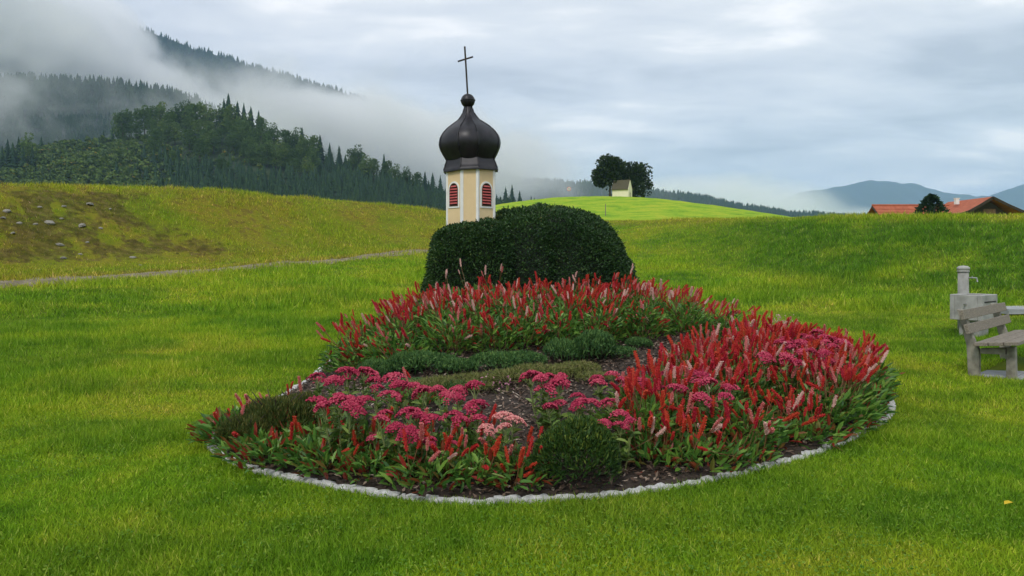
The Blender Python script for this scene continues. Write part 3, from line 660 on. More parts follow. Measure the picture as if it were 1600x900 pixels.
# barn beyond the right bank
barn = empty('barn', (0, 0, 0)); tag(barn, 'long red tiled barn with a dark timber gable beyond the bank', 'barn')
bd = 95.0; BX0, BX1 = (1388 - 800) / 1180 * bd, (1570 - 800) / 1180 * bd; gnd = 2.2; ridge = 1.6 + (400 - 318.5) / 1180 * bd; eave = ridge - 3.0; hw = 4.2
MB().box(((BX0 + BX1) / 2, bd + hw, (gnd + eave) / 2 - .5), ((BX1 - BX0) / 2 - .4, hw - .4, (eave - gnd) / 2 + .6)).build('wall', M['barnwood'], barn)
rows = 8
for s in (0, 1):    # each course of tiles its own strip, lapping the one below
    for k in range(rows):
        t0, t1 = k / rows, (k + 1) / rows + .03; sy = -1 if s == 0 else 1; yc = bd + hw
        p0 = Vector((0, yc + sy * (hw + .5) * t0, ridge - (ridge - eave + .4) * t0)); p1 = Vector((0, yc + sy * (hw + .5) * t1, ridge - (ridge - eave + .4) * t1))
        dv = p1 - p0; nv = Vector((1, 0, 0)).cross(dv.normalized()) * (-sy); nv = nv if nv.z > 0 else -nv
        mb = MB(); mb.box((p0 + p1) / 2 + nv * .05 + Vector(((BX0 + BX1) / 2, 0, 0)), ((BX1 - BX0) / 2, dv.length / 2, .04), (Vector((1, 0, 0)), (dv + nv * .07).normalized(), (nv - dv.normalized() * .05).normalized()))
        mb.build('tile_course', M['tile'], barn)
MB().tube([(BX0 - .05, bd + hw, ridge + .1), (BX1, bd + hw, ridge + .1)], .14, 8).build('ridge_cap', M['tile'], barn)
MB().box((BX0 - .06, bd + hw * .5, ridge - 1.6), (.06, hw * .62, .09), (Vector((1, 0, 0)), Vector((0, hw + .5, ridge - eave + .4)).normalized(), Vector((0, -(ridge - eave + .4), hw + .5)).normalized())).build('barge_board', M['barnwood'], barn)
# cross gable wing towards the viewer
gx0 = (1548 - 800) / 1180 * (bd - 3); gr = 1.6 + (400 - 309.5) / 1180 * (bd - 3); gw = 3.3; ge = gr - 2.2; y0 = bd - 3; y1 = bd + 6
mb = MB(); vs = [(gx0 - gw + .4, y0 + .5, gnd - 1), (gx0 + gw - .4, y0 + .5, gnd - 1), (gx0 + gw - .4, y0 + .5, ge), (gx0, y0 + .5, gr - .25), (gx0 - gw + .4, y0 + .5, ge)]
vs += [(a, y1 - .3, c) for a, b, c in vs]
mb.add(vs, [(0, 1, 2, 3, 4), (9, 8, 7, 6, 5), (0, 4, 9, 5), (1, 6, 7, 2), (0, 5, 6, 1), (3, 2, 7, 8), (4, 3, 8, 9)]).build('gable_wall', M['barnwood'], barn)
MB().box((gx0 + .1, y0 + .44, ge + .35), (.75, .05, .55)).build('gable_hatch', M['brownwood'], barn)
for s in (-1, 1):   # curved, swept eaves
    prof = [(0, 0), (.35, -.40), (.68, -.74), (1.0, -.92)]; vs = []; fs = []
    ex = gw + 1.0
    for (a, b) in prof:
        for yy in (y0 - .4, y1):
            for dz in (0, .16): vs.append((gx0 + s * a * ex * (1.25 if s > 0 else 1), yy, gr + b * 2.3 + dz))
    for i in range(3):
        o_ = i * 4; n_ = o_ + 4; fs += [(o_ + 1, n_ + 1, n_ + 3, o_ + 3), (o_, o_ + 2, n_ + 2, n_), (o_, n_, n_ + 1, o_ + 1), (o_ + 2, o_ + 3, n_ + 3, n_ + 2)]
    fs += [(0, 1, 3, 2), (12, 14, 15, 13)]
    MB().add(vs, fs).build('gable_roof', M['tile'], barn)
    mb = MB(); q_ = []
    for (a, b) in prof: q_.append((gx0 + s * a * ex * (1.25 if s > 0 else 1), y0 - .45, gr + b * 2.3 + .02))
    for i in range(3):
        p0, p1 = Vector(q_[i]), Vector(q_[i + 1]); dv = p1 - p0
        mb.box((p0 + p1) / 2, (dv.length / 2 + .03, .06, .16), (dv.normalized(), Vector((0, 1, 0)), dv.normalized().cross(Vector((0, 1, 0)))))
    mb.build('barge_board', M['barnwood'], barn)
MB().box((gx0 - 1.5, bd + 1.5, gr - .1), (.22, .22, .35)).box((gx0 - 1.5, bd + 1.5, gr + .3), (.28, .28, .05)).build('chimney', M['white'], barn)
v, f, tt = spruce_arrays(1, .42, 9, 14, 77); nl = 1500; q_ = np.random.default_rng(5)
hh_ = q_.uniform(0.02, 1, nl) ** 1.2; aa = q_.uniform(0, 6.283, nl); rr = .46 * (1 - hh_ ** 1.6) ** .8 * q_.uniform(.75, 1.06, nl) + .01
pp = np.stack([rr * np.cos(aa), rr * np.sin(aa), hh_ * .97], 1); ax = unit(np.stack([np.cos(aa), np.sin(aa), q_.uniform(.0, .9, nl)], 1)) * q_.uniform(.05, .11, (nl, 1))
v2, f2 = leaves(pp - ax * .5, ax, np.full(nl, .05)); vv, ff = join([(v * [.8, .8, .97], f), (v2, f2)])
bt = empty('spruce_tree', ((1455 - 800) / 1180 * 80, 80, 2.0), 0, 6.3); tag(bt, 'round bushy conifer standing in front of the red barn roof', 'tree')
link('crown', raw_mesh('crown', vv, ff, [M['spruce']], attrs=dict(tint=np.concatenate([tt, np.repeat(q_.uniform(0, 1, nl), 4)]))), bt); MB().tube([(0, 0, -.1), (0, 0, .5)], [.04, .02], 7).build('trunk', M['bark'], bt)

# ------------------------------------------------------------------ onion-domed tower
TX, TY = -.716, 13.2; PXM = 1180 / TY
tw = empty('chapel_tower', (TX, TY, 0)); tag(tw, 'cream miniature church tower with black onion dome and iron cross', 'tower')
S_, Hf = .387, .1925
plan0 = [(S_, -Hf), (S_, Hf), (Hf, S_), (-Hf, S_), (-S_, Hf), (-S_, -Hf), (-Hf, -S_), (Hf, -S_)]
c45, s45 = math.cos(R(45)), math.sin(R(45))
plan = [(x * c45 - y * s45, x * s45 + y * c45) for x, y in plan0]      # main faces look to either side of the viewer, a chamfer at them
def zof(v): return 1.6 + (400 - v) / PXM
ZT = zof(266)
vs = [(x, y, z) for z in (.3, ZT) for x, y in plan]
MB().add(vs, [tuple(range(7, -1, -1)), tuple(range(8, 16))] + [(k, (k + 1) % 8, (k + 1) % 8 + 8, k + 8) for k in range(8)]).build('wall', M['cream'], tw)
for k in range(8):      # white corner strips, one folded round each arris
    p = Vector(plan[k] + (0,)); a = (Vector(plan[k - 1] + (0,)) - p).normalized(); b = (Vector(plan[(k + 1) % 8] + (0,)) - p).normalized(); o_ = -(a + b).normalized() * .012
    w = .032; q_ = [p + a * w + o_ * .8, p + o_ * 1.25, p + b * w + o_ * .8, p + b * w - o_, p - o_, p + a * w - o_]
    vs = [(v.x, v.y, z) for z in (.32, ZT - .01) for v in q_]
    MB().add(vs, [tuple(range(5, -1, -1)), tuple(range(6, 12))] + [(i, (i + 1) % 6, (i + 1) % 6 + 6, i + 6) for i in range(6)]).build('corner_strip', M['white'], tw)
def arch(w, h, n=10):
    r = w / 2; return [(-r, 0), (r, 0)] + [(r * math.cos(t), h - r + r * math.sin(t)) for t in np.linspace(0, math.pi, n)][0:]
for fa in (0, 2, 4, 6):     # louvred window in each main face
    a = Vector(plan[fa] + (0,)); b = Vector(plan[(fa + 1) % 8] + (0,)); mid = (a + b) / 2; nx = (b - a).normalized(); ny = Vector((nx.y, -nx.x, 0)); ny = ny if ny.dot(mid) > 0 else -ny
    zb = zof(326.5); 
    def ring(name, wo, ho, wi, hi, dz, y0, y1, mat, par):
        o1 = arch(wo, ho); i1 = [(x, z + dz) for x, z in arch(wi, hi)]; n_ = len(o1); V = []
        for yy in (y0, y1):
            for L in (o1, i1):
                for (x, z) in L: p = mid + nx * x + ny * yy; V.append((p.x, p.y, zb + z))
        fs = []
        for i in range(n_):
            j = (i + 1) % n_; fs += [(2 * n_ + i, 2 * n_ + j, 3 * n_ + j, 3 * n_ + i), (i, j, 2 * n_ + j, 2 * n_ + i), (n_ + j, n_ + i, 3 * n_ + i, 3 * n_ + j)]
        return MB().add(V, fs).build(name, mat, par)
    win = ring('window', .285, .455, .215, .39, .032, -.02, .012, M['white'], tw)
    V = [tuple((mid + nx * x + ny * .003)[:2]) + (zb + .032 + z,) for x, z in arch(.215, .39)]
    MB().add(V, [tuple(range(len(V)))]).build('recess_shade', M['dark'], win)  # flat near-black sheet paints the shade behind the slats
    ring('frame', .222, .398, .200, .375, .011 + .0, .004, .016, M['brownwood'], win).location = (0, 0, .028)
    for k in range(7):
        z = .058 + k * .048; hw_ = .098
        if z > .39 - .1075: hw_ = math.sqrt(max(.098 ** 2 - (z - (.39 - .1075) + .0) ** 2, .0009)) * .98
        c = mid + ny * .014 + Vector((0, 0, zb + .032 + z - .01)); tl = (Vector((0, 0, 1)) * .85 - ny * .5).normalized()
        MB().box(c, (hw_, .015, .004), (nx, tl, nx.cross(tl))).build('louvre_slat', M['redslat'], win)

# dome: eight curved panels, seams, ball and leaning cross
lean = empty('dome', (0, 0, ZT)); lean.parent = tw; lean.rotation_euler = (0, R(-2.6), 0)
pr = [(584, 104), (572, 110), (555, 119), (530, 130), (510, 134), (495, 133), (480, 129), (465, 121), (450, 109), (437, 96), (422, 76), (408, 57), (396, 44), (384, 35), (372, 28), (360, 23), (350, 19), (340, 16)]
prof = [(r * .985 * .3444 / PXM, zof(50 + y * .3444) - ZT) for y, r in pr]
ex = max(p[0] for p in plan)
def panel(k, prof, bulge, name, mat, n=5, th=0):
    p, q_ = plan[k], plan[(k + 1) % 8]; V = []
    for r, z in prof:
        for i in range(n + 1):
            t = i / n; x = p[0] * (1 - t) + q_[0] * t; y = p[1] * (1 - t) + q_[1] * t; s = r / ex * (1 + bulge * math.sin(math.pi * t)); V.append((x * s, y * s, z))
    m = len(prof); fs = [(i * (n + 1) + j, i * (n + 1) + j + 1, (i + 1) * (n + 1) + j + 1, (i + 1) * (n + 1) + j) for i in range(m - 1) for j in range(n)]
    return MB().add(V, fs).build(name, mat, lean, True)
skirt = [(.468, -.035), (.470, .010), (.458, .018), (.435, .09), (.408, .165), (.402, .182)]
for k in range(8):
    panel(k, skirt, 0, 'skirt_panel', M['copper']); panel(k, prof, .07, 'dome_panel', M['copper'])
    for nm, pf in (('skirt_seam', skirt[1:]), ('dome_seam', prof)):
        MB().tube([(plan[k][0] * r / ex * 1.004, plan[k][1] * r / ex * 1.004, z) for r, z in pf], (.013 if nm == 'dome_seam' else .011), 6).build(nm, M['copper'], lean, True)
MB().add([(x * .455 / ex, y * .455 / ex, -.035) for x, y in plan], [tuple(range(7, -1, -1))]).build('soffit', M['copper'], lean)
bz = zof(50 + 312 * .3444) - ZT; br = .124
ball = MB().lathe([(max(br * math.cos(a), .004), bz + br * math.sin(a)) for a in np.linspace(-math.pi / 2, math.pi / 2, 15)], 22).build('ball', M['copper'], lean, True)
MB().lathe([(br + .001, bz - .004), (br + .009, bz), (br + .009, bz + .012), (br - .001, bz + .018)], 22).build('band', M['copper'], ball, True)
MB().lathe([(.05, bz - .19), (.052, bz - .14), (.06, bz - .1)], 12).build('neck', M['copper'], lean, True)
ct = zof(72.5) - ZT
MB().tube([(0, 0, bz + .1), (-.004, 0, (bz + ct) / 2), (-.012, 0, ct)], .0155, 8).build('cross_post', M['iron'], lean)
MB().tube([(-.145, 0, ct - .255), (.125, 0, ct - .185)], .0155, 8).build('cross_bar', M['iron'], lean)

# ------------------------------------------------------------------ clipped hedge built round the tower like a church nave
hd = empty('clipped_hedge', (.2, 13.4, .5)); tag(hd, 'dense dark green clipped hedge shaped like a church nave round the tower', 'hedge')
def superell(c, a, b, h, p, n, name, zb=.35, leafn=15000, pz=None):
    pz = pz or p
    def surf(d, k=1.0):
        t = (np.abs(d[:, 0] / a) ** p + np.abs(d[:, 1] / b) ** p + np.abs(d[:, 2] / h) ** pz) ** (-1 / p); q_ = d * t[:, None]
        lump = 1 + .075 * (fbm(q_[:, 0] * 2.5 + q_[:, 1] * 1.3 + 9, q_[:, 2] * 2.5 + q_[:, 1] * 1.1, 33, 3) - .5) * 2
        return q_ * (lump * k)[:, None]
    th = np.linspace(0, 2 * math.pi, 49)[:-1]; ph = np.linspace(0, math.pi / 2, 15)
    D = np.array([(math.cos(t) * math.cos(f_), math.sin(t) * math.cos(f_), math.sin(f_)) for f_ in ph for t in th]); V = surf(D, .955) + np.array([c[0], c[1], zb])
    fs = [(i * 48 + j, i * 48 + (j + 1) % 48, (i + 1) * 48 + (j + 1) % 48, (i + 1) * 48 + j) for i in range(14) for j in range(48)]
    V -= np.array(hd.location)[None]
    link('twig_core', raw_mesh('twig_core', V, fs, [M['hedgecore']], True), hd)
    d = rng.uniform(-1, 1, (leafn * 2, 3)) * [a, b, h]; d[:, 2] = np.abs(d[:, 2]); fc = rng.integers(0, 3, leafn * 2)
    for ax_ in range(3): m_ = fc == ax_; d[m_, ax_] = np.sign(d[m_, ax_] + 1e-9) * [a, b, h][ax_]
    d = d[:leafn]; q_ = surf(unit(d)); nrm = unit(np.stack([np.sign(q_[:, 0]) * np.abs(q_[:, 0] / a) ** (p - 1) / a, np.sign(q_[:, 1]) * np.abs(q_[:, 1] / b) ** (p - 1) / b, np.abs(q_[:, 2] / h) ** (pz - 1) / h], 1))
    q_ = q_ - nrm * rng.uniform(-.025, .06, (leafn, 1)); axl = unit(nrm * .7 + rdir(leafn) * .9 + np.array([0, 0, .35])) * rng.uniform(.028, .052, (leafn, 1))
    spr = rng.uniform(0, 1, leafn) < .035; axl[spr] *= rng.uniform(1.5, 2.6, (int(spr.sum()), 1))
    v, f = leaves(q_ + np.array([c[0], c[1], zb]) - np.array(hd.location), axl, rng.uniform(.018, .030, leafn), .3)
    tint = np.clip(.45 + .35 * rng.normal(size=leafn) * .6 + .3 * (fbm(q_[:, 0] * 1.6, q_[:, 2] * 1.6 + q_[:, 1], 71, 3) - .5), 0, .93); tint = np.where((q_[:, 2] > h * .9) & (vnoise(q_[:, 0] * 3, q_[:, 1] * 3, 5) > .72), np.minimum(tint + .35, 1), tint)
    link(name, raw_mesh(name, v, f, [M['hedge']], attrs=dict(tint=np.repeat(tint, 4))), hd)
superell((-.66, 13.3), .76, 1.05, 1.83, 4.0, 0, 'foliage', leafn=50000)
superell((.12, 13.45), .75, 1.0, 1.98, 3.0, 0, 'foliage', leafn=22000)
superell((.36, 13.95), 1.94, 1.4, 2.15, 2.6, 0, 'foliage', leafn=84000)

# ------------------------------------------------------------------ plants of the bed
def spike_mesh(seed, mat, L, r, bend=0):
    q = np.random.default_rng(seed); nf = 64; t = np.linspace(0, 1, nf); a = t * 55 + q.uniform(0, .5, nf); pr_ = r * (.72 + .30 * np.sin(np.pi * np.clip(t, 0, 1)) ** .7)
    cx0 = bend * t * t
    p = np.stack([pr_ * .55 * np.cos(a) + cx0, pr_ * .55 * np.sin(a), t * L], 1); ax = np.stack([np.cos(a) * .8, np.sin(a) * .8, q.uniform(.1, .7, nf)], 1); ax = unit(ax) * (pr_ * q.uniform(.65, .95, nf))[:, None]
    v, f = leaves(p, ax, pr_ * .95, .35); tint = np.repeat(q.uniform(.1, 1, nf) * .75 + .2 * (1 - t), 4)
    core = MB().tube([(bend * k * k, 0, L * k) for k in (0, .33, .66, .98)], [r * .6, r * .75, r * .75, r * .5], 6); cv = np.array(core.v); cf = []
    for g in core.f:
        for i in range(1, len(g) - 1): cf.append((g[0], g[i], g[i + 1]))
    st = MB().tube([(.03, 0, -.34), (.012, .008, -.16), (0, 0, .004)], .0035, 4, False); sv = np.array(st.v); sf = []
    for g in st.f: sf += [(g[0], g[1], g[2]), (g[0], g[2], g[3])]
    V, Fc = join([(v, f), (cv, np.array(cf)), (sv, np.array(sf))])
    mi = [0] * (len(f) + len(cf)) + [1] * len(sf)
    return raw_mesh('flower_spike', V, Fc, [mat, M['pstem']], mat_idx=mi, attrs=dict(tint=np.concatenate([tint, np.full(len(cv), .25), np.full(len(sv), .5)])))
SPK = {k: [spike_mesh(500 + i * 7 + j, M['sp_' + k], L, r, b) for j, (L, r, b) in enumerate(((.118, .0128, 0), (.148, .0134, .014), (.092, .0125, .022)))] for i, k in enumerate(('red', 'crimson', 'orange', 'pink', 'pale'))}
def foliage_mesh(seed, r, h, n, redness):
    q = np.random.default_rng(seed); rr = r * np.sqrt(q.uniform(0, 1, n)); a = q.uniform(0, 6.283, n); lvl = q.uniform(0, 1, n) ** .8
    p = np.stack([rr * np.cos(a), rr * np.sin(a), lvl * h * .72 * (1 - .5 * (rr / r) ** 2)], 1)
    out = np.stack([np.cos(a), np.sin(a), np.zeros(n)], 1)
    ax = unit(out * (.35 + .7 * (rr / r))[:, None] + q.normal(size=(n, 3)) * .45 + np.array([0, 0, .75])) * q.uniform(.07, .135, (n, 1))
    up = np.tile([0, 0, 1.], (n, 1)) + q.normal(size=(n, 3)) * .5
    v, f = ovals(p, ax, q.uniform(.022, .040, n), .35, up); red = q.uniform(0, 1, n) < redness * (1.5 - lvl)
    return raw_mesh('foliage', v, f, [M['pleaf']], attrs=dict(tint=np.repeat(np.where(red, q.uniform(.84, 1, n), q.uniform(0, .82, n)), 6)))
FOL_T = [foliage_mesh(600 + k, .34, .62, 400, .10) for k in range(4)]; FOL_M = [foliage_mesh(620 + k, .32, .46, 380, .16) for k in range(4)]; FOL_L = [foliage_mesh(640 + k, .25, .19, 170, .30) for k in range(4)]
def pick(mix):
    r_ = random.random(); s = 0
    for k, w in mix:
        s += w
        if r_ <= s: return k
    return mix[0][0]
def clump(x, y, r, h, ns, mix, fol, label, group, outward=(0, 0), droop=.12, size=1.0):
    o = empty('knotweed_clump', (x, y, g1(x, y)), random.uniform(0, 6.28)); tag(o, label, 'flower', group); rz = o.rotation_euler.z
    link('foliage', random.choice(fol), o, scl=random.uniform(.9, 1.15))
    for i in range(ns):
        a = random.uniform(0, 6.283); q = math.sqrt(random.random()); rr = r * q; low = random.random() < droop
        wx, wy = rr * math.cos(a), rr * math.sin(a); z = h * (random.uniform(.45, .7) if low else random.uniform(.74, 1.0)) * (1 - .18 * q * q)
        tx_, ty_ = math.cos(a) * q * .35 + outward[0] + random.gauss(0, .24), math.sin(a) * q * .35 + outward[1] + random.gauss(0, .24)
        if low: tx_, ty_ = tx_ * 2.6 + random.gauss(0, .6), ty_ * 2.6 - .5
        dv = Vector((tx_, ty_, 1)).normalized(); quat = dv.to_track_quat('Z', 'Y'); m = Matrix.Rotation(-rz, 4, 'Z')
        s = link('flower_spike', random.choice(SPK[pick(mix)]), o, m @ Vector((wx, wy, z)), (m @ quat.to_matrix().to_4x4() @ Matrix.Rotation(random.uniform(0, 6.28), 4, 'Z')).to_euler())
        sc_ = size * random.uniform(.65, 1.25); s.scale = (sc_ * 1.05, sc_ * 1.05, sc_)
def inpoly(x, y, P):
    c = False; n_ = len(P)
    for i in range(n_):
        (x0, y0), (x1, y1) = P[i], P[(i + 1) % n_]
        if (y0 > y) != (y1 > y) and x < (x1 - x0) * (y - y0) / (y1 - y0) + x0: c = not c
    return c
def scatter(P, sp_, tries=4000, avoid=()):
    xs = [p[0] for p in P]; ys = [p[1] for p in P]; out = []
    for _ in range(tries):
        x, y = random.uniform(min(xs), max(xs)), random.uniform(min(ys), max(ys))
        if inpoly(x, y, P) and all((x - a) ** 2 + (y - b) ** 2 > sp_ * sp_ for a, b in out) and all((x - a) ** 2 + (y - b) ** 2 > d_ * d_ for a, b, d_ in avoid): out.append((x, y))
    return out
BACK = [(-2.0, 8.75), (-1.2, 8.95), (-.3, 9.15), (.5, 9.45), (1.3, 9.95), (2.2, 10.3), (3.1, 10.6), (3.5, 11.3), (3.0, 12.2), (2.4, 12.35), (0, 12.0), (-1.3, 11.9), (-1.9, 11.1), (-2.2, 10)]
for x, y in scatter(BACK, .40):
    frontrow = y < 9.75 + .25 * x
    clump(x, y, .30, .45 if frontrow else (.66 if x < -.9 or x > 1.6 else .57), 19, (('red', .42), ('crimson', .14), ('orange', .18), ('pink', .18), ('pale', .08)), FOL_T, ('clump of red spikes leaning out over the lawn at the tower end of the mass' if x < -1.35 else 'clump of crowded red spikes past the rounded end of the hedge' if x > 2.3 else 'leafy clump with drooping red spikes directly above the green cushion plants' if frontrow else 'clump of tall red spikes rising close against the front of the hedge'), 'red flower clumps before the hedge',
          ((x - .6) * .15, -.04), .42 if frontrow else .14)
RIGHT = [(.80, 5.45), (1.2, 5.35), (1.9, 5.78), (2.6, 6.36), (3.28, 7.05), (3.80, 7.9), (4.0, 8.7), (3.8, 9.4), (3.0, 9.2), (2.3, 8.5), (1.75, 7.6), (1.3, 6.9), (1.0, 6.3)]
for x, y in scatter(RIGHT, .31):
    e_ = float(bed_sd(np.array([x]), np.array([y]))[0])
    lowr = (e_ < .45 and x < 2.7) or (e_ < .7 and x < 2.2)
    clump(x, y, .27, .34 if lowr else (.55 if x > 2.7 else .50), 15 if lowr else 25, (('red', .42), ('crimson', .16), ('orange', .24), ('pink', .12), ('pale', .06)), FOL_M if not lowr else FOL_L + FOL_M[:2], 'low leafy clump with red spikes at the stone edging' if lowr else 'dense red spike clump leaning outward over the edging on the bench side of the bed' if x > 3.1 else 'dense red spike clump beside the plum stonecrops' if y > 8.0 else 'dense clump of upright red spikes amid the wide front mass',
          'red clumps at the edging' if lowr else 'red clumps of the wide front mass', (.28 if x > 3 else 0, -.05), .3 if lowr else .05, 1.0)
LEFT = [(-2.38, 6.2), (-2.15, 5.95), (-1.75, 5.52), (-1.15, 5.29), (-.6, 5.06), (-.1, 4.98), (.12, 5.1), (.08, 5.45), (-.25, 5.75), (-.8, 5.9), (-1.4, 6.1), (-2.0, 6.6), (-2.45, 6.7)]
for x, y in scatter(LEFT, .235):
    clump(x, y, .18, .30 if -.6 < x < .05 else .20, 9 if -.7 < x < .1 else random.choice((1, 2, 3, 4)), (('red', .45), ('orange', .3), ('pink', .2), ('pale', .05)), FOL_L, 'low reddish leaved clump with few spikes on the bed corner with dark heather' if x < -.8 else 'leafy clump with scattered red spikes between heather and dwarf conifer', 'low reddish clumps', (0, -.1), .4)
for (u, v) in ((345, 640), (362, 632), (400, 620), (335, 655), (600, 600)):
    x, y = at(u + 48, v + 36); clump(x, y, .16, .30, 3, (('pink', .7), ('red', .3)), FOL_L, 'sparse clump of pink spikes leaning out beside the dark heather', 'sparse pink spikes', (-.25, 0), .1)

for u in (699, 722, 761, 782, 905, 985):
    x = (u - 800) / 1180 * 11.95; clump(x, 11.95, .07, .85, 2, (('pale', .8), ('pink', .2)), FOL_T, 'tall stem with pale pink spikes standing out against the dark hedge', 'tall pale spikes before the hedge', (0, 0), 0, .95)

# stonecrop
def head_mesh(seed, mat):
    q = np.random.default_rng(seed); nb = 190; oc = np.array([(1, 0, 0), (-1, 0, 0), (0, 1, 0), (0, -1, 0), (0, 0, 1), (0, 0, -1)], float); of = np.array([(0, 2, 4), (2, 1, 4), (1, 3, 4), (3, 0, 4), (2, 0, 5), (1, 2, 5), (3, 1, 5), (0, 3, 5)])
    sub = [(q.uniform(-.6, .6), q.uniform(-.6, .6)) for _ in range(7)]; V = []; Fc = []; T = []
    for k in range(nb):
        sx_, sy_ = sub[k % 7]; a = q.uniform(0, 6.283); r_ = .46 * math.sqrt(q.uniform(0, 1)); x, y = sx_ + r_ * math.cos(a), sy_ + r_ * math.sin(a); z = .78 * (1 - .6 * (x * x + y * y)) - .7 * r_ * r_ + q.uniform(-.05, .05)
        V.append(oc * q.uniform(.075, .12) + np.array([x, y, z])); Fc.append(of + 6 * k); T += [q.uniform(.1, 1)] * 6
    st = MB().tube([(0, 0, -.9), (0, 0, .2)], [.05, .05], 5)
    for sx_, sy_ in sub[:5]: st.tube([(0, 0, -.5), (sx_, sy_, .2)], [.04, .03], 4)
    sf = []
    for g in st.f:
        for i in range(1, len(g) - 1): sf.append((g[0], g[i], g[i + 1]))
    V, Fc2 = join([(np.concatenate(V), np.concatenate(Fc)), (np.array(st.v), np.array(sf))])
    return raw_mesh('flower_head', V, Fc2, [mat, M['sstem']], mat_idx=[0] * (nb * 8) + [1] * len(sf), attrs=dict(tint=T + [.5] * len(st.v)))
HEADS = [head_mesh(700 + k, M['sedum']) for k in range(4)]; HEADP = [head_mesh(710 + k, M['sedum_pale']) for k in range(2)]
def at_h(u, v, h):
    d = np.linspace(4.5, 13, 1200); z = 1.6 + (400 - v) / 1180 * d; g = G((u - 800) / 1180 * d, d) + h; i = int(np.argmax(z <= g)); return ((u - 800) / 1180 * d[i], d[i])
def stonecrop(u, v, nh, h, hs, label, group, pale=False, spread=.20):
    x, y = at_h(u, v, h); o = empty('stonecrop_plant', (x, y, g1(x, y))); tag(o, label, 'flower', group); B = []; A = []; mb = MB()
    pts = []
    for k in range(nh):
        for _ in range(40):
            a = random.uniform(0, 6.28); r_ = spread * math.sqrt(random.random()); p = (r_ * math.cos(a), r_ * math.sin(a))
            if all((p[0] - q[0]) ** 2 + (p[1] - q[1]) ** 2 > (hs * 1.5) ** 2 for q in pts): break
        pts.append(p); z = h * random.uniform(.86, 1.08) - .4 * r_ * r_
        link('flower_head', random.choice(HEADP if pale else HEADS), o, (p[0], p[1], z - hs * .3), (random.gauss(p[1] * -1.2, .12), random.gauss(p[0] * 1.2, .12), random.uniform(0, 6.28)), hs * random.uniform(.75, 1.12))
        b0 = Vector((p[0] * .35, p[1] * .35, 0)); b1 = Vector((p[0], p[1], z - hs * .5)); mb.tube([b0, (b0 + b1) / 2 + Vector((p[0] * .12, p[1] * .12, 0)), b1], .006, 5)
        for j in range(15):
            t_ = random.uniform(.12, .92); B.append(b0.lerp(b1, t_)); aa = random.uniform(0, 6.28); A.append(Vector((math.cos(aa), math.sin(aa), random.uniform(.2, .9))).normalized() * random.uniform(.055, .10))
    mb.build('stems', M['sstem'], o)
    v_, f_ = ovals(np.array(B), np.array(A), rng.uniform(.034, .055, len(B)), .35, np.tile([0, 0, 1.], (len(B), 1)) + rng.normal(size=(len(B), 3)) * .3)
    link('foliage', raw_mesh('foliage', v_, f_, [M['sleaf']], attrs=dict(tint=np.repeat(rng.uniform(0, 1, len(B)), 6))), o)
LL = 'crimson stonecrop plant with flat flower heads in the group beside the dark heather'; LG = 'stonecrops beside the heather'
for u, v, n_, h in ((522, 590, 6, .42), (558, 580, 5, .42), (535, 632, 9, .38), (598, 600, 6, .38), (648, 606, 5, .38), (632, 648, 4, .34), (655, 660, 4, .30), (715, 613, 7, .38), (735, 645, 3, .30)):
    stonecrop(u, v, max(4, n_ - 1), h + .06, .098, LL, LG)
for u, v, n_, h in ((610, 690, 2, .22), (668, 690, 3, .24), (690, 700, 2, .24)): stonecrop(u, v, n_, h, .055, 'small stonecrop with tiny pink heads among reddish low leaves', 'small stonecrops')
stonecrop(785, 660, 4, .36, .085, 'stonecrop with faded salmon pink heads beside the dwarf conifer', None, True, .13)
stonecrop(855, 592, 7, .46, .095, 'large crimson stonecrop rising just behind the dwarf conifer', None, False, .2)
stonecrop(882, 628, 4, .36, .08, 'smaller dark pink stonecrop at the foot of the large one behind the dwarf conifer', None, False, .17)
for u, v, n_, h in ((965, 594, 8, .38), (935, 630, 6, .36), (972, 655, 5, .36), (940, 662, 4, .28), (1000, 600, 5, .36)): stonecrop(u, v, max(3, n_ - 2), h, .088, 'pink stonecrop between the dwarf conifer and the wide red mass', 'stonecrops beside the red mass')
for u, v, n_, h in ((1062, 578, 5, .40), (1095, 605, 6, .42), (1130, 596, 4, .42)): stonecrop(u, v, n_, h + .06, .085, 'pink stonecrop standing among the red spikes near the mulch', 'stonecrops among the red spikes')
for u, v, n_, h in ((1238, 533, 7, .50), (1275, 520, 7, .52), (1212, 556, 5, .48), (1265, 550, 6, .52), (1300, 530, 4, .52)): stonecrop(u, v, n_, h + .08, .095, 'dark plum red stonecrop at the back of the wide red mass', 'plum stonecrops')

# low feathery cover, dwarf conifer, heather
def sprigs(seed, r, h, n, ln, wd, mat, name, dome=.5, wild=.5, upw=.6):
    q = np.random.default_rng(seed); a = q.uniform(0, 6.283, n); f_ = q.uniform(0, 1, n) ** .5; rr = r * f_; z = h * np.sqrt(np.clip(1 - f_ ** 2, 0, 1)) ** dome * q.uniform(.72, 1.0, n) ** .7
    lump = 1 + .25 * (fbm(np.cos(a) * 2 + rr * 5, np.sin(a) * 2 + 3, seed, 2) - .5); p = np.stack([rr * np.cos(a) * lump, rr * np.sin(a) * lump, z * lump], 1)
    nv = unit(p / np.array([r, r, h]) + np.array([0, 0, .15])); ax = unit(nv + q.normal(size=(n, 3)) * wild + np.array([0, 0, upw])) * q.uniform(.6, 1.4, (n, 1)) * ln
    v, fc = leaves(p - ax * .5, ax, q.uniform(.7, 1.3, n) * wd, .3)
    tint = np.clip(q.normal(.45, .22, n) + .35 * (z / h - .6), 0, 1); return raw_mesh(name, v, fc, [mat], attrs=dict(tint=np.repeat(tint, 4)))
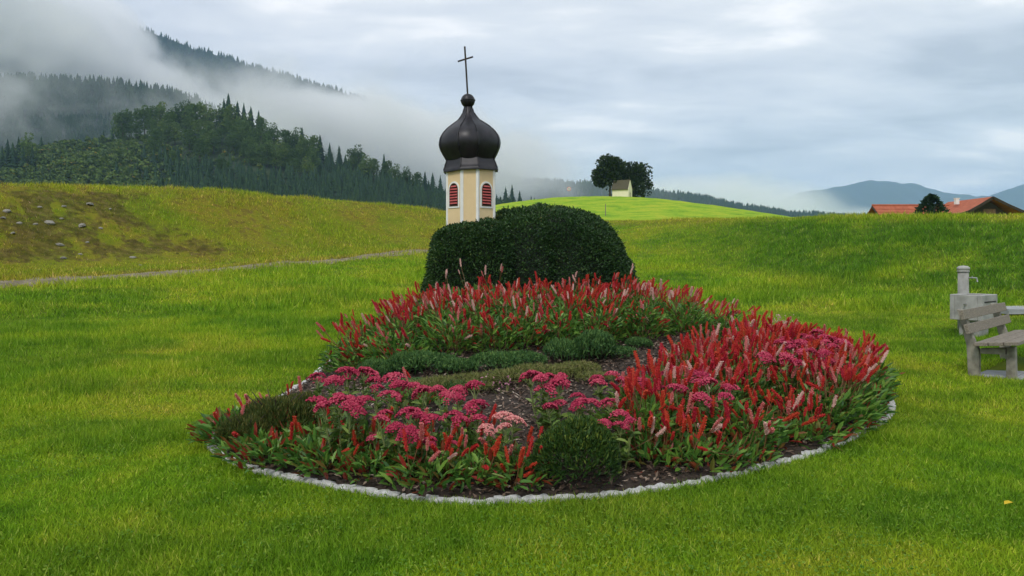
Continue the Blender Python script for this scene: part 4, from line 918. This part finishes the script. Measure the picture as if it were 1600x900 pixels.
COV = [sprigs(800 + k, .32 + .05 * k, .17 + .05 * (k % 2), 2000, .065, .017, M['cover'], 'sprigs', .5, 1.1) for k in range(3)]; COY = [sprigs(810 + k, .30, .15, 900, .085, .010, M['cover_y'], 'sprigs', .4, 1.2) for k in range(3)]
def twigs(r, h):
    mb = MB()
    for k in range(9):
        a = k * .7; mb.tube([(0, 0, -.02), (r * .3 * math.cos(a), r * .3 * math.sin(a), h * .5), (r * .6 * math.cos(a), r * .6 * math.sin(a), h * .75)], [.008, .006, .003], 5)
    return mb.mesh('stems', M['bark'])
TWG = twigs(.34, .2)
def bush(name, u, v, mesh, scl, label, group=None, tw_=None):
    x, y = at(u, v); o = empty(name, (x, y, g1(x, y)), random.uniform(0, 6.28)); tag(o, label, 'shrub', group); link('sprigs', mesh, o, scl=scl); link('stems', tw_ or TWG, o, scl=scl); return o
for i, (u, v, s) in enumerate(((620, 592, .85), (575, 594, .7), (668, 588, .85), (715, 584, .9), (765, 588, .85), (820, 574, .9), (872, 568, 1.0), (920, 556, 1.05), (950, 552, .85), (1010, 540, .8), (640, 604, .7), (700, 602, .6))):
    bush('ground_cover_plant', u + random.uniform(-14, 14), v + random.uniform(-9, 12), COV[i % 3], tuple(s * random.uniform(a_, b_) for a_, b_ in ((.6, 1.15), (.6, 1.15), (.6, 1.7))), 'low feathery green cushion plant at the foot of the red flower mass', 'green cushion plants')
for i, (u, v, s) in enumerate(((790, 600, .9), (832, 592, .9), (740, 604, .8), (690, 610, .8), (870, 590, .8), (660, 615, .8), (740, 612, .7), (905, 585, .8), (930, 598, .7), (1085, 552, .9), (1060, 565, .7), (1110, 560, .8), (1190, 545, .9))):
    bush('dry_cover_plant', u, v, COY[i % 3], s, 'straggly yellow green cushion plant thinning over the mulch', 'straggly cushion plants')
for i, (u, v) in enumerate(((1215, 528), (1232, 540), (1200, 538), (768, 606), (790, 615))):
    x, y = at(u, v); o = empty('pink_plant', (x, y, g1(x, y))); n_ = 110 if u > 1000 else 24
    tag(o, 'wispy plant with pale pink flowers beside the plum stonecrops' if u > 1000 else 'tiny pink flowered plant on the mulch behind the stonecrops', 'flower', 'wispy pink plants' if u > 1000 else 'tiny pink plants')
    hgt = .42 if u > 1000 else .14; p = np.stack([rng.normal(0, .12, n_), rng.normal(0, .12, n_), rng.uniform(.5, 1, n_) * hgt], 1); v_, f_ = leaves(p, rdir(n_) * .022, np.full(n_, .018)); link('blossom', raw_mesh('blossom', v_, f_, [M['pinkfl']], attrs=dict(tint=np.repeat(rng.uniform(0, 1, n_), 4))), o)
    b_ = p * np.array([.35, .35, 0]); v_, f_ = blades(b_, p - b_, np.full(n_, .006)); link('stems', raw_mesh('stems', v_, f_, [M['cover_y']], attrs=dict(tint=np.repeat(rng.uniform(0, 1, n_), 3))), o)
TW2 = twigs(.36, .45)
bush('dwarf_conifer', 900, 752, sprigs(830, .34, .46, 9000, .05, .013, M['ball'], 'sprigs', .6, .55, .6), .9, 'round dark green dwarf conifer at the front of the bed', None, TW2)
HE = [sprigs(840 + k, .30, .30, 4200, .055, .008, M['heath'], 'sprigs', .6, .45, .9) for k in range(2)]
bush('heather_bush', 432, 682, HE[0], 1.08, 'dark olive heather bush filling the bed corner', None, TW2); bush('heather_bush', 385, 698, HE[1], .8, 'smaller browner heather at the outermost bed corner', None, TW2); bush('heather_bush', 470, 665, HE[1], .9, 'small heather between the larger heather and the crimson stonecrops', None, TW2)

# ------------------------------------------------------------------ bench, paving, fountain
aV = Vector((.70, .714, 0)).normalized(); fV = Vector((aV.y, -aV.x, 0)); UP = Vector((0, 0, 1)); B0 = Vector((5.76, 9.50, 0)); bz0 = hz(6.5, 10.2) - .01
def BP_(s, f, z): return B0 + aV * s + fV * f + UP * (bz0 + z)
pav = empty('bench_paving', BP_(1.0, .3, 0)); tag(pav, 'grey stone paving under the wooden bench', 'paving'); 
for i in range(4):
    for j in range(4):
        c = BP_(.42 + i * .5, .22 + j * .42, -.035 + random.uniform(-.004, .004)) - pav.location
        MB().box(c, (.245, .205, .04), (aV, fV, UP), .004).build('slab', M['slab'], pav)
bench = empty('park_bench', BP_(1.0, .2, 0)); tag(bench, 'weathered wooden slat bench on concrete legs', 'bench'); O_ = bench.location
tilt = (fV + UP * .10).normalized()
for j in range(3):
    c = BP_(1.15, .03 + .085 + j * .165, .415 + j * .0165) - O_
    MB().box(c, (1.15 + random.uniform(-.01, .01), .077, .022), (aV, tilt, aV.cross(tilt))).build('seat_plank', M['wood'], bench, bevel=.006)
bk = (UP - fV * .26).normalized()
for j, z in enumerate((.595, .77)):
    c = BP_(1.13, -.005 - (z - .5) * .30, z) - O_
    MB().box(c, (1.15, .022, .062), (aV, bk.cross(aV), bk)).build('back_slat', M['wood'], bench, bevel=.006)
for s in (.22, 1.95):
    def prism(poly, w, name):
        V = [(BP_(s + k * w, f, z) - O_) for k in (-1, 1) for f, z in poly]; n_ = len(poly)
        MB().add(V, [tuple(range(n_)), tuple(range(2 * n_ - 1, n_ - 1, -1))] + [(i, i + n_, (i + 1) % n_ + n_, (i + 1) % n_) for i in range(n_)]).build(name, M['concrete'], bench, bevel=.008)
    prism([(-.06, -.06), (.06, -.06), (.06, .32), (.02, .40), (-.12, .83), (-.19, .83), (-.08, .38)], .055, 'rear_leg')
    prism([(.35, -.06), (.46, -.06), (.45, .40), (.36, .385)], .055, 'front_leg')
    prism([(.071, .28), (.349, .29), (.349, .378), (.071, .345)], .045, 'seat_support')

fx, fy = 8.1, 13.25; fz = hz(fx, fy); fo = empty('drinking_fountain', (fx, fy, fz), R(38)); tag(fo, 'stone trough fountain with capped post behind the bench', 'fountain')
th_ = .93 - fz; mb = MB(); w_, d_ = .33, .26
for c_, h_ in (((0, -d_ + .04), (w_, .04)), ((0, d_ - .04), (w_, .04)), ((-w_ + .04, 0), (.04, d_ - .08)), ((w_ - .04, 0), (.04, d_ - .08))): mb.box(c_ + (th_ - .22,), h_ + (.22,))
mb.box((0, 0, th_ - .39), (w_ - .081, d_ - .081, .03)); MB().box((0, 0, (th_ - .445) / 2 - .1), (w_ * .62, d_ * .62, (th_ - .445) / 2 + .1)).build('pedestal', M['stone'], fo, bevel=.01)
mb.build('trough', M['stone'], fo, bevel=.01); MB().box((0, 0, th_ - .10), (w_ - .081, d_ - .081, .012)).build('water', M['water'], fo)
MB().box((0, -d_ - .004, th_ - .12), (w_ * .75, .004, .008)).build('groove_shade', M['dark'], fo)  # raised near-black strip paints the shade of a groove
fo2 = (.42, .33); pt = 1.405 - fz
po = MB().lathe([(.092, -.1), (.088, pt - .09)], 16, (fo2[0], fo2[1], 0)).build('post', M['stone'], fo, True, bevel=0)
MB().lathe([(.100, pt - .10), (.104, pt - .08), (.096, pt - .07), (.096, pt - .055), (.108, pt - .045), (.106, pt - .015), (.07, pt + .012), (.01, pt + .02)], 16, (fo2[0], fo2[1], 0)).build('cap', M['stone'], po, True)
MB().tube([(fo2[0], fo2[1] - .09, pt - .20), (fo2[0], fo2[1] - .22, pt - .20), (fo2[0], fo2[1] - .235, pt - .27)], .013, 8).tube([(fo2[0], fo2[1] - .15, pt - .2), (fo2[0], fo2[1] - .15, pt - .165)], .01, 6).build('tap', M['steel'], fo)
MB().tube([(-w_ + .01, 0, th_ - .16), (-w_ - .07, 0, th_ - .17)], .014, 7).build('overflow_pipe', M['steel'], fo)
sl = empty('stone_slab', (10.75, 15.9, hz(10.75, 15.9)), R(10)); tag(sl, 'flat grey stone slab set in the lawn beyond the bench', 'paving')
for i in (-1, 1): MB().box((i * .405, 0, .03), (.4, .5, .05), None, .006).build('slab', M['slab'], sl)

# ------------------------------------------------------------------ stones on the bank, fallen leaf
def rock_mesh(seed):
    q = np.random.default_rng(seed); th = np.linspace(0, 6.283, 9)[:-1]; V = [(0, 0, .5)] ; 
    for z, r_ in ((.38, .6), (.1, 1.0), (-.25, .95)):
        for t_ in th: k = q.uniform(.8, 1.15); V.append((r_ * k * math.cos(t_), .75 * r_ * k * math.sin(t_), z + q.uniform(-.07, .07)))
    fs = [(0, 1 + i, 1 + (i + 1) % 8) for i in range(8)] + [(1 + j * 8 + i, 9 + j * 8 + i, 9 + j * 8 + (i + 1) % 8, 1 + j * 8 + (i + 1) % 8) for j in range(2) for i in range(8)]
    return raw_mesh('field_stone', V, fs, [M['rock']])
RK = [rock_mesh(900 + k) for k in range(5)]
def bank_at(u, v):
    d = np.linspace(14, 55, 2500); x = (u - 800) / 1180 * d; i = int(np.argmax(1.6 + (400 - v) / 1180 * d <= H(x, d))); return x[i], d[i]
for i, (u, v, s) in enumerate(((141, 320, .19), (77, 349, .21), (128, 353, .20), (94, 383, .15), (10, 330, .16), (62, 324, .12), (100, 323, .12), (20, 365, .12), (55, 351, .10), (157, 357, .10), (99, 404, .14), (125, 398, .10), (207, 403, .13), (30, 349, .12), (136, 379, .09), (62, 423, .11), (220, 415, .08), (96, 342, .09), (5, 341, .12), (172, 327, .09))):
    x, y = bank_at(u, v); o = link('field_stone', RK[i % 5], None, (x, y, hz(x, y) + s * .05), (random.uniform(-.3, .3), random.uniform(-.3, .3), random.uniform(0, 6.28)), (s, s, s * .9))
    big = s >= .19
    tag(o, 'larger pale stone lying on the bare brown bank' if big else 'small pale stone scattered on the bare brown bank', 'stone', 'large stones on the bank' if big else 'small stones on the bank')
lx, ly = at(1569, 800); v_, f_ = ovals(np.array([[0, 0, 0.]]), np.array([[.07, .02, .012]]), np.array([.045]), .4, np.array([[0, 0, 1.]]))
tag(link('fallen_leaf', raw_mesh('fallen_leaf', v_, f_, [M['yleaf']], attrs=dict(tint=np.full(6, .5))), None, (lx, ly, hz(lx, ly) + .045)), 'single yellow fallen leaf lying on the lawn', 'leaf')

# ------------------------------------------------------------------ grass
def grass(n, r0, r1, ln, wd, seed, tmax=.95, lean_=.45, pw=1.0):
    q = np.random.default_rng(seed); r_ = r0 * (r1 / r0) ** (q.uniform(0, 1, n) ** pw); th = q.uniform(-math.atan(tmax), math.atan(tmax), n); x, y = r_ * np.sin(th), r_ * np.cos(th)
    k = bed_sd(x, y) < -.05 + .03 * (q.uniform(0, 1, n) > .6)
    rel = np.stack([x - B0.x, y - B0.y], 1); s = rel @ np.array([aV.x, aV.y]); f_ = rel @ np.array([fV.x, fV.y]); k &= ~((s > .18) & (s < 2.15) & (f_ > .02) & (f_ < 1.68))
    uu = 800 + 1180 * x / np.maximum(y, .1); tx_, td = track_xy(uu, 0); k &= ~((np.abs(y - td) < .42 * q.uniform(.0, 1.5, n)) & (uu < 690) & (uu > -500))
    x, y, r_ = x[k], y[k], r_[k]; n = len(x); so_, dr_, lu_ = soil_dry(x, y); sc_ = ln * (1 + q.normal(0, .25, n)).clip(.4, 1.8) * (.75 + .6 * fbm(x * .7, y * .7, 13, 3)); 
    tall = sstep(.52, .66, fbm(x * .35 + 4, y * .35, 91, 3) + .08 * (x < -2)) * (r_ > 7) ; sc_ = sc_ * (1 + .9 * tall + .5 * lu_) * (1 - .45 * so_)
    kk = q.uniform(0, 1, n) > so_ * .55
    ax = np.stack([q.normal(0, lean_, n), q.normal(0, lean_, n), np.ones(n)], 1); ax = unit(ax) * (sc_ * 1.1)[:, None]; b = np.stack([x, y, H(x, y) - .006], 1)
    w = wd * q.uniform(.6, 1.4, n); tint = np.clip(q.normal(.5, .27, n), 0, 1)
    b, ax, w, tint, so_, dr_, lu_ = b[kk], ax[kk], w[kk], tint[kk], so_[kk], dr_[kk], lu_[kk]
    v, f = blades(b, ax, w); return v, f, np.repeat(tint, 3), np.repeat(so_, 3), np.repeat(dr_, 3), np.repeat(lu_, 3)
gs = [grass(480000, 2.9, 9, .036, .0078, 1, pw=.75, lean_=.65), grass(330000, 8.8, 19, .045, .011, 2, pw=.8), grass(300000, 18.5, 56, .085, .026, 3, .85, pw=.8)]
v, f = join([(g[0], g[1]) for g in gs])
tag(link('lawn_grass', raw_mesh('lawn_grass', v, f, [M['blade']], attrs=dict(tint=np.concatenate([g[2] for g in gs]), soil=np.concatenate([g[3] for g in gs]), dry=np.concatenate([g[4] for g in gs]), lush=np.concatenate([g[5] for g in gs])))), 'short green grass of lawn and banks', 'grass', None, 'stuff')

# clover and broad weeds low in the near lawn
q = np.random.default_rng(77); n = 30000; r_ = 2.9 * (11 / 2.9) ** q.uniform(0, 1, n); th = q.uniform(-.8, .8, n); x, y = r_ * np.sin(th), r_ * np.cos(th)
k = (bed_sd(x, y) < -.08) & (fbm(x * 1.1, y * 1.1, 50, 3) + q.normal(0, .05, n) > .50); x, y = x[k], y[k]; n = len(x)
a = q.uniform(0, 6.283, n); ax = np.stack([np.cos(a), np.sin(a), q.uniform(-.1, .5, n)], 1) * q.uniform(.010, .020, (n, 1))
v, f = ovals(np.stack([x, y, H(x, y) + q.uniform(.018, .042, n)], 1), ax, q.uniform(.010, .020, n), .2, np.tile([0, 0, 1.], (n, 1)) + q.normal(size=(n, 3)) * .3)
tag(link('lawn_clover', raw_mesh('lawn_clover', v, f, [M['clover']], attrs=dict(tint=np.repeat(q.uniform(0, 1, n), 6)))), 'small clover leaves spread through the near lawn', 'clover', None, 'stuff')
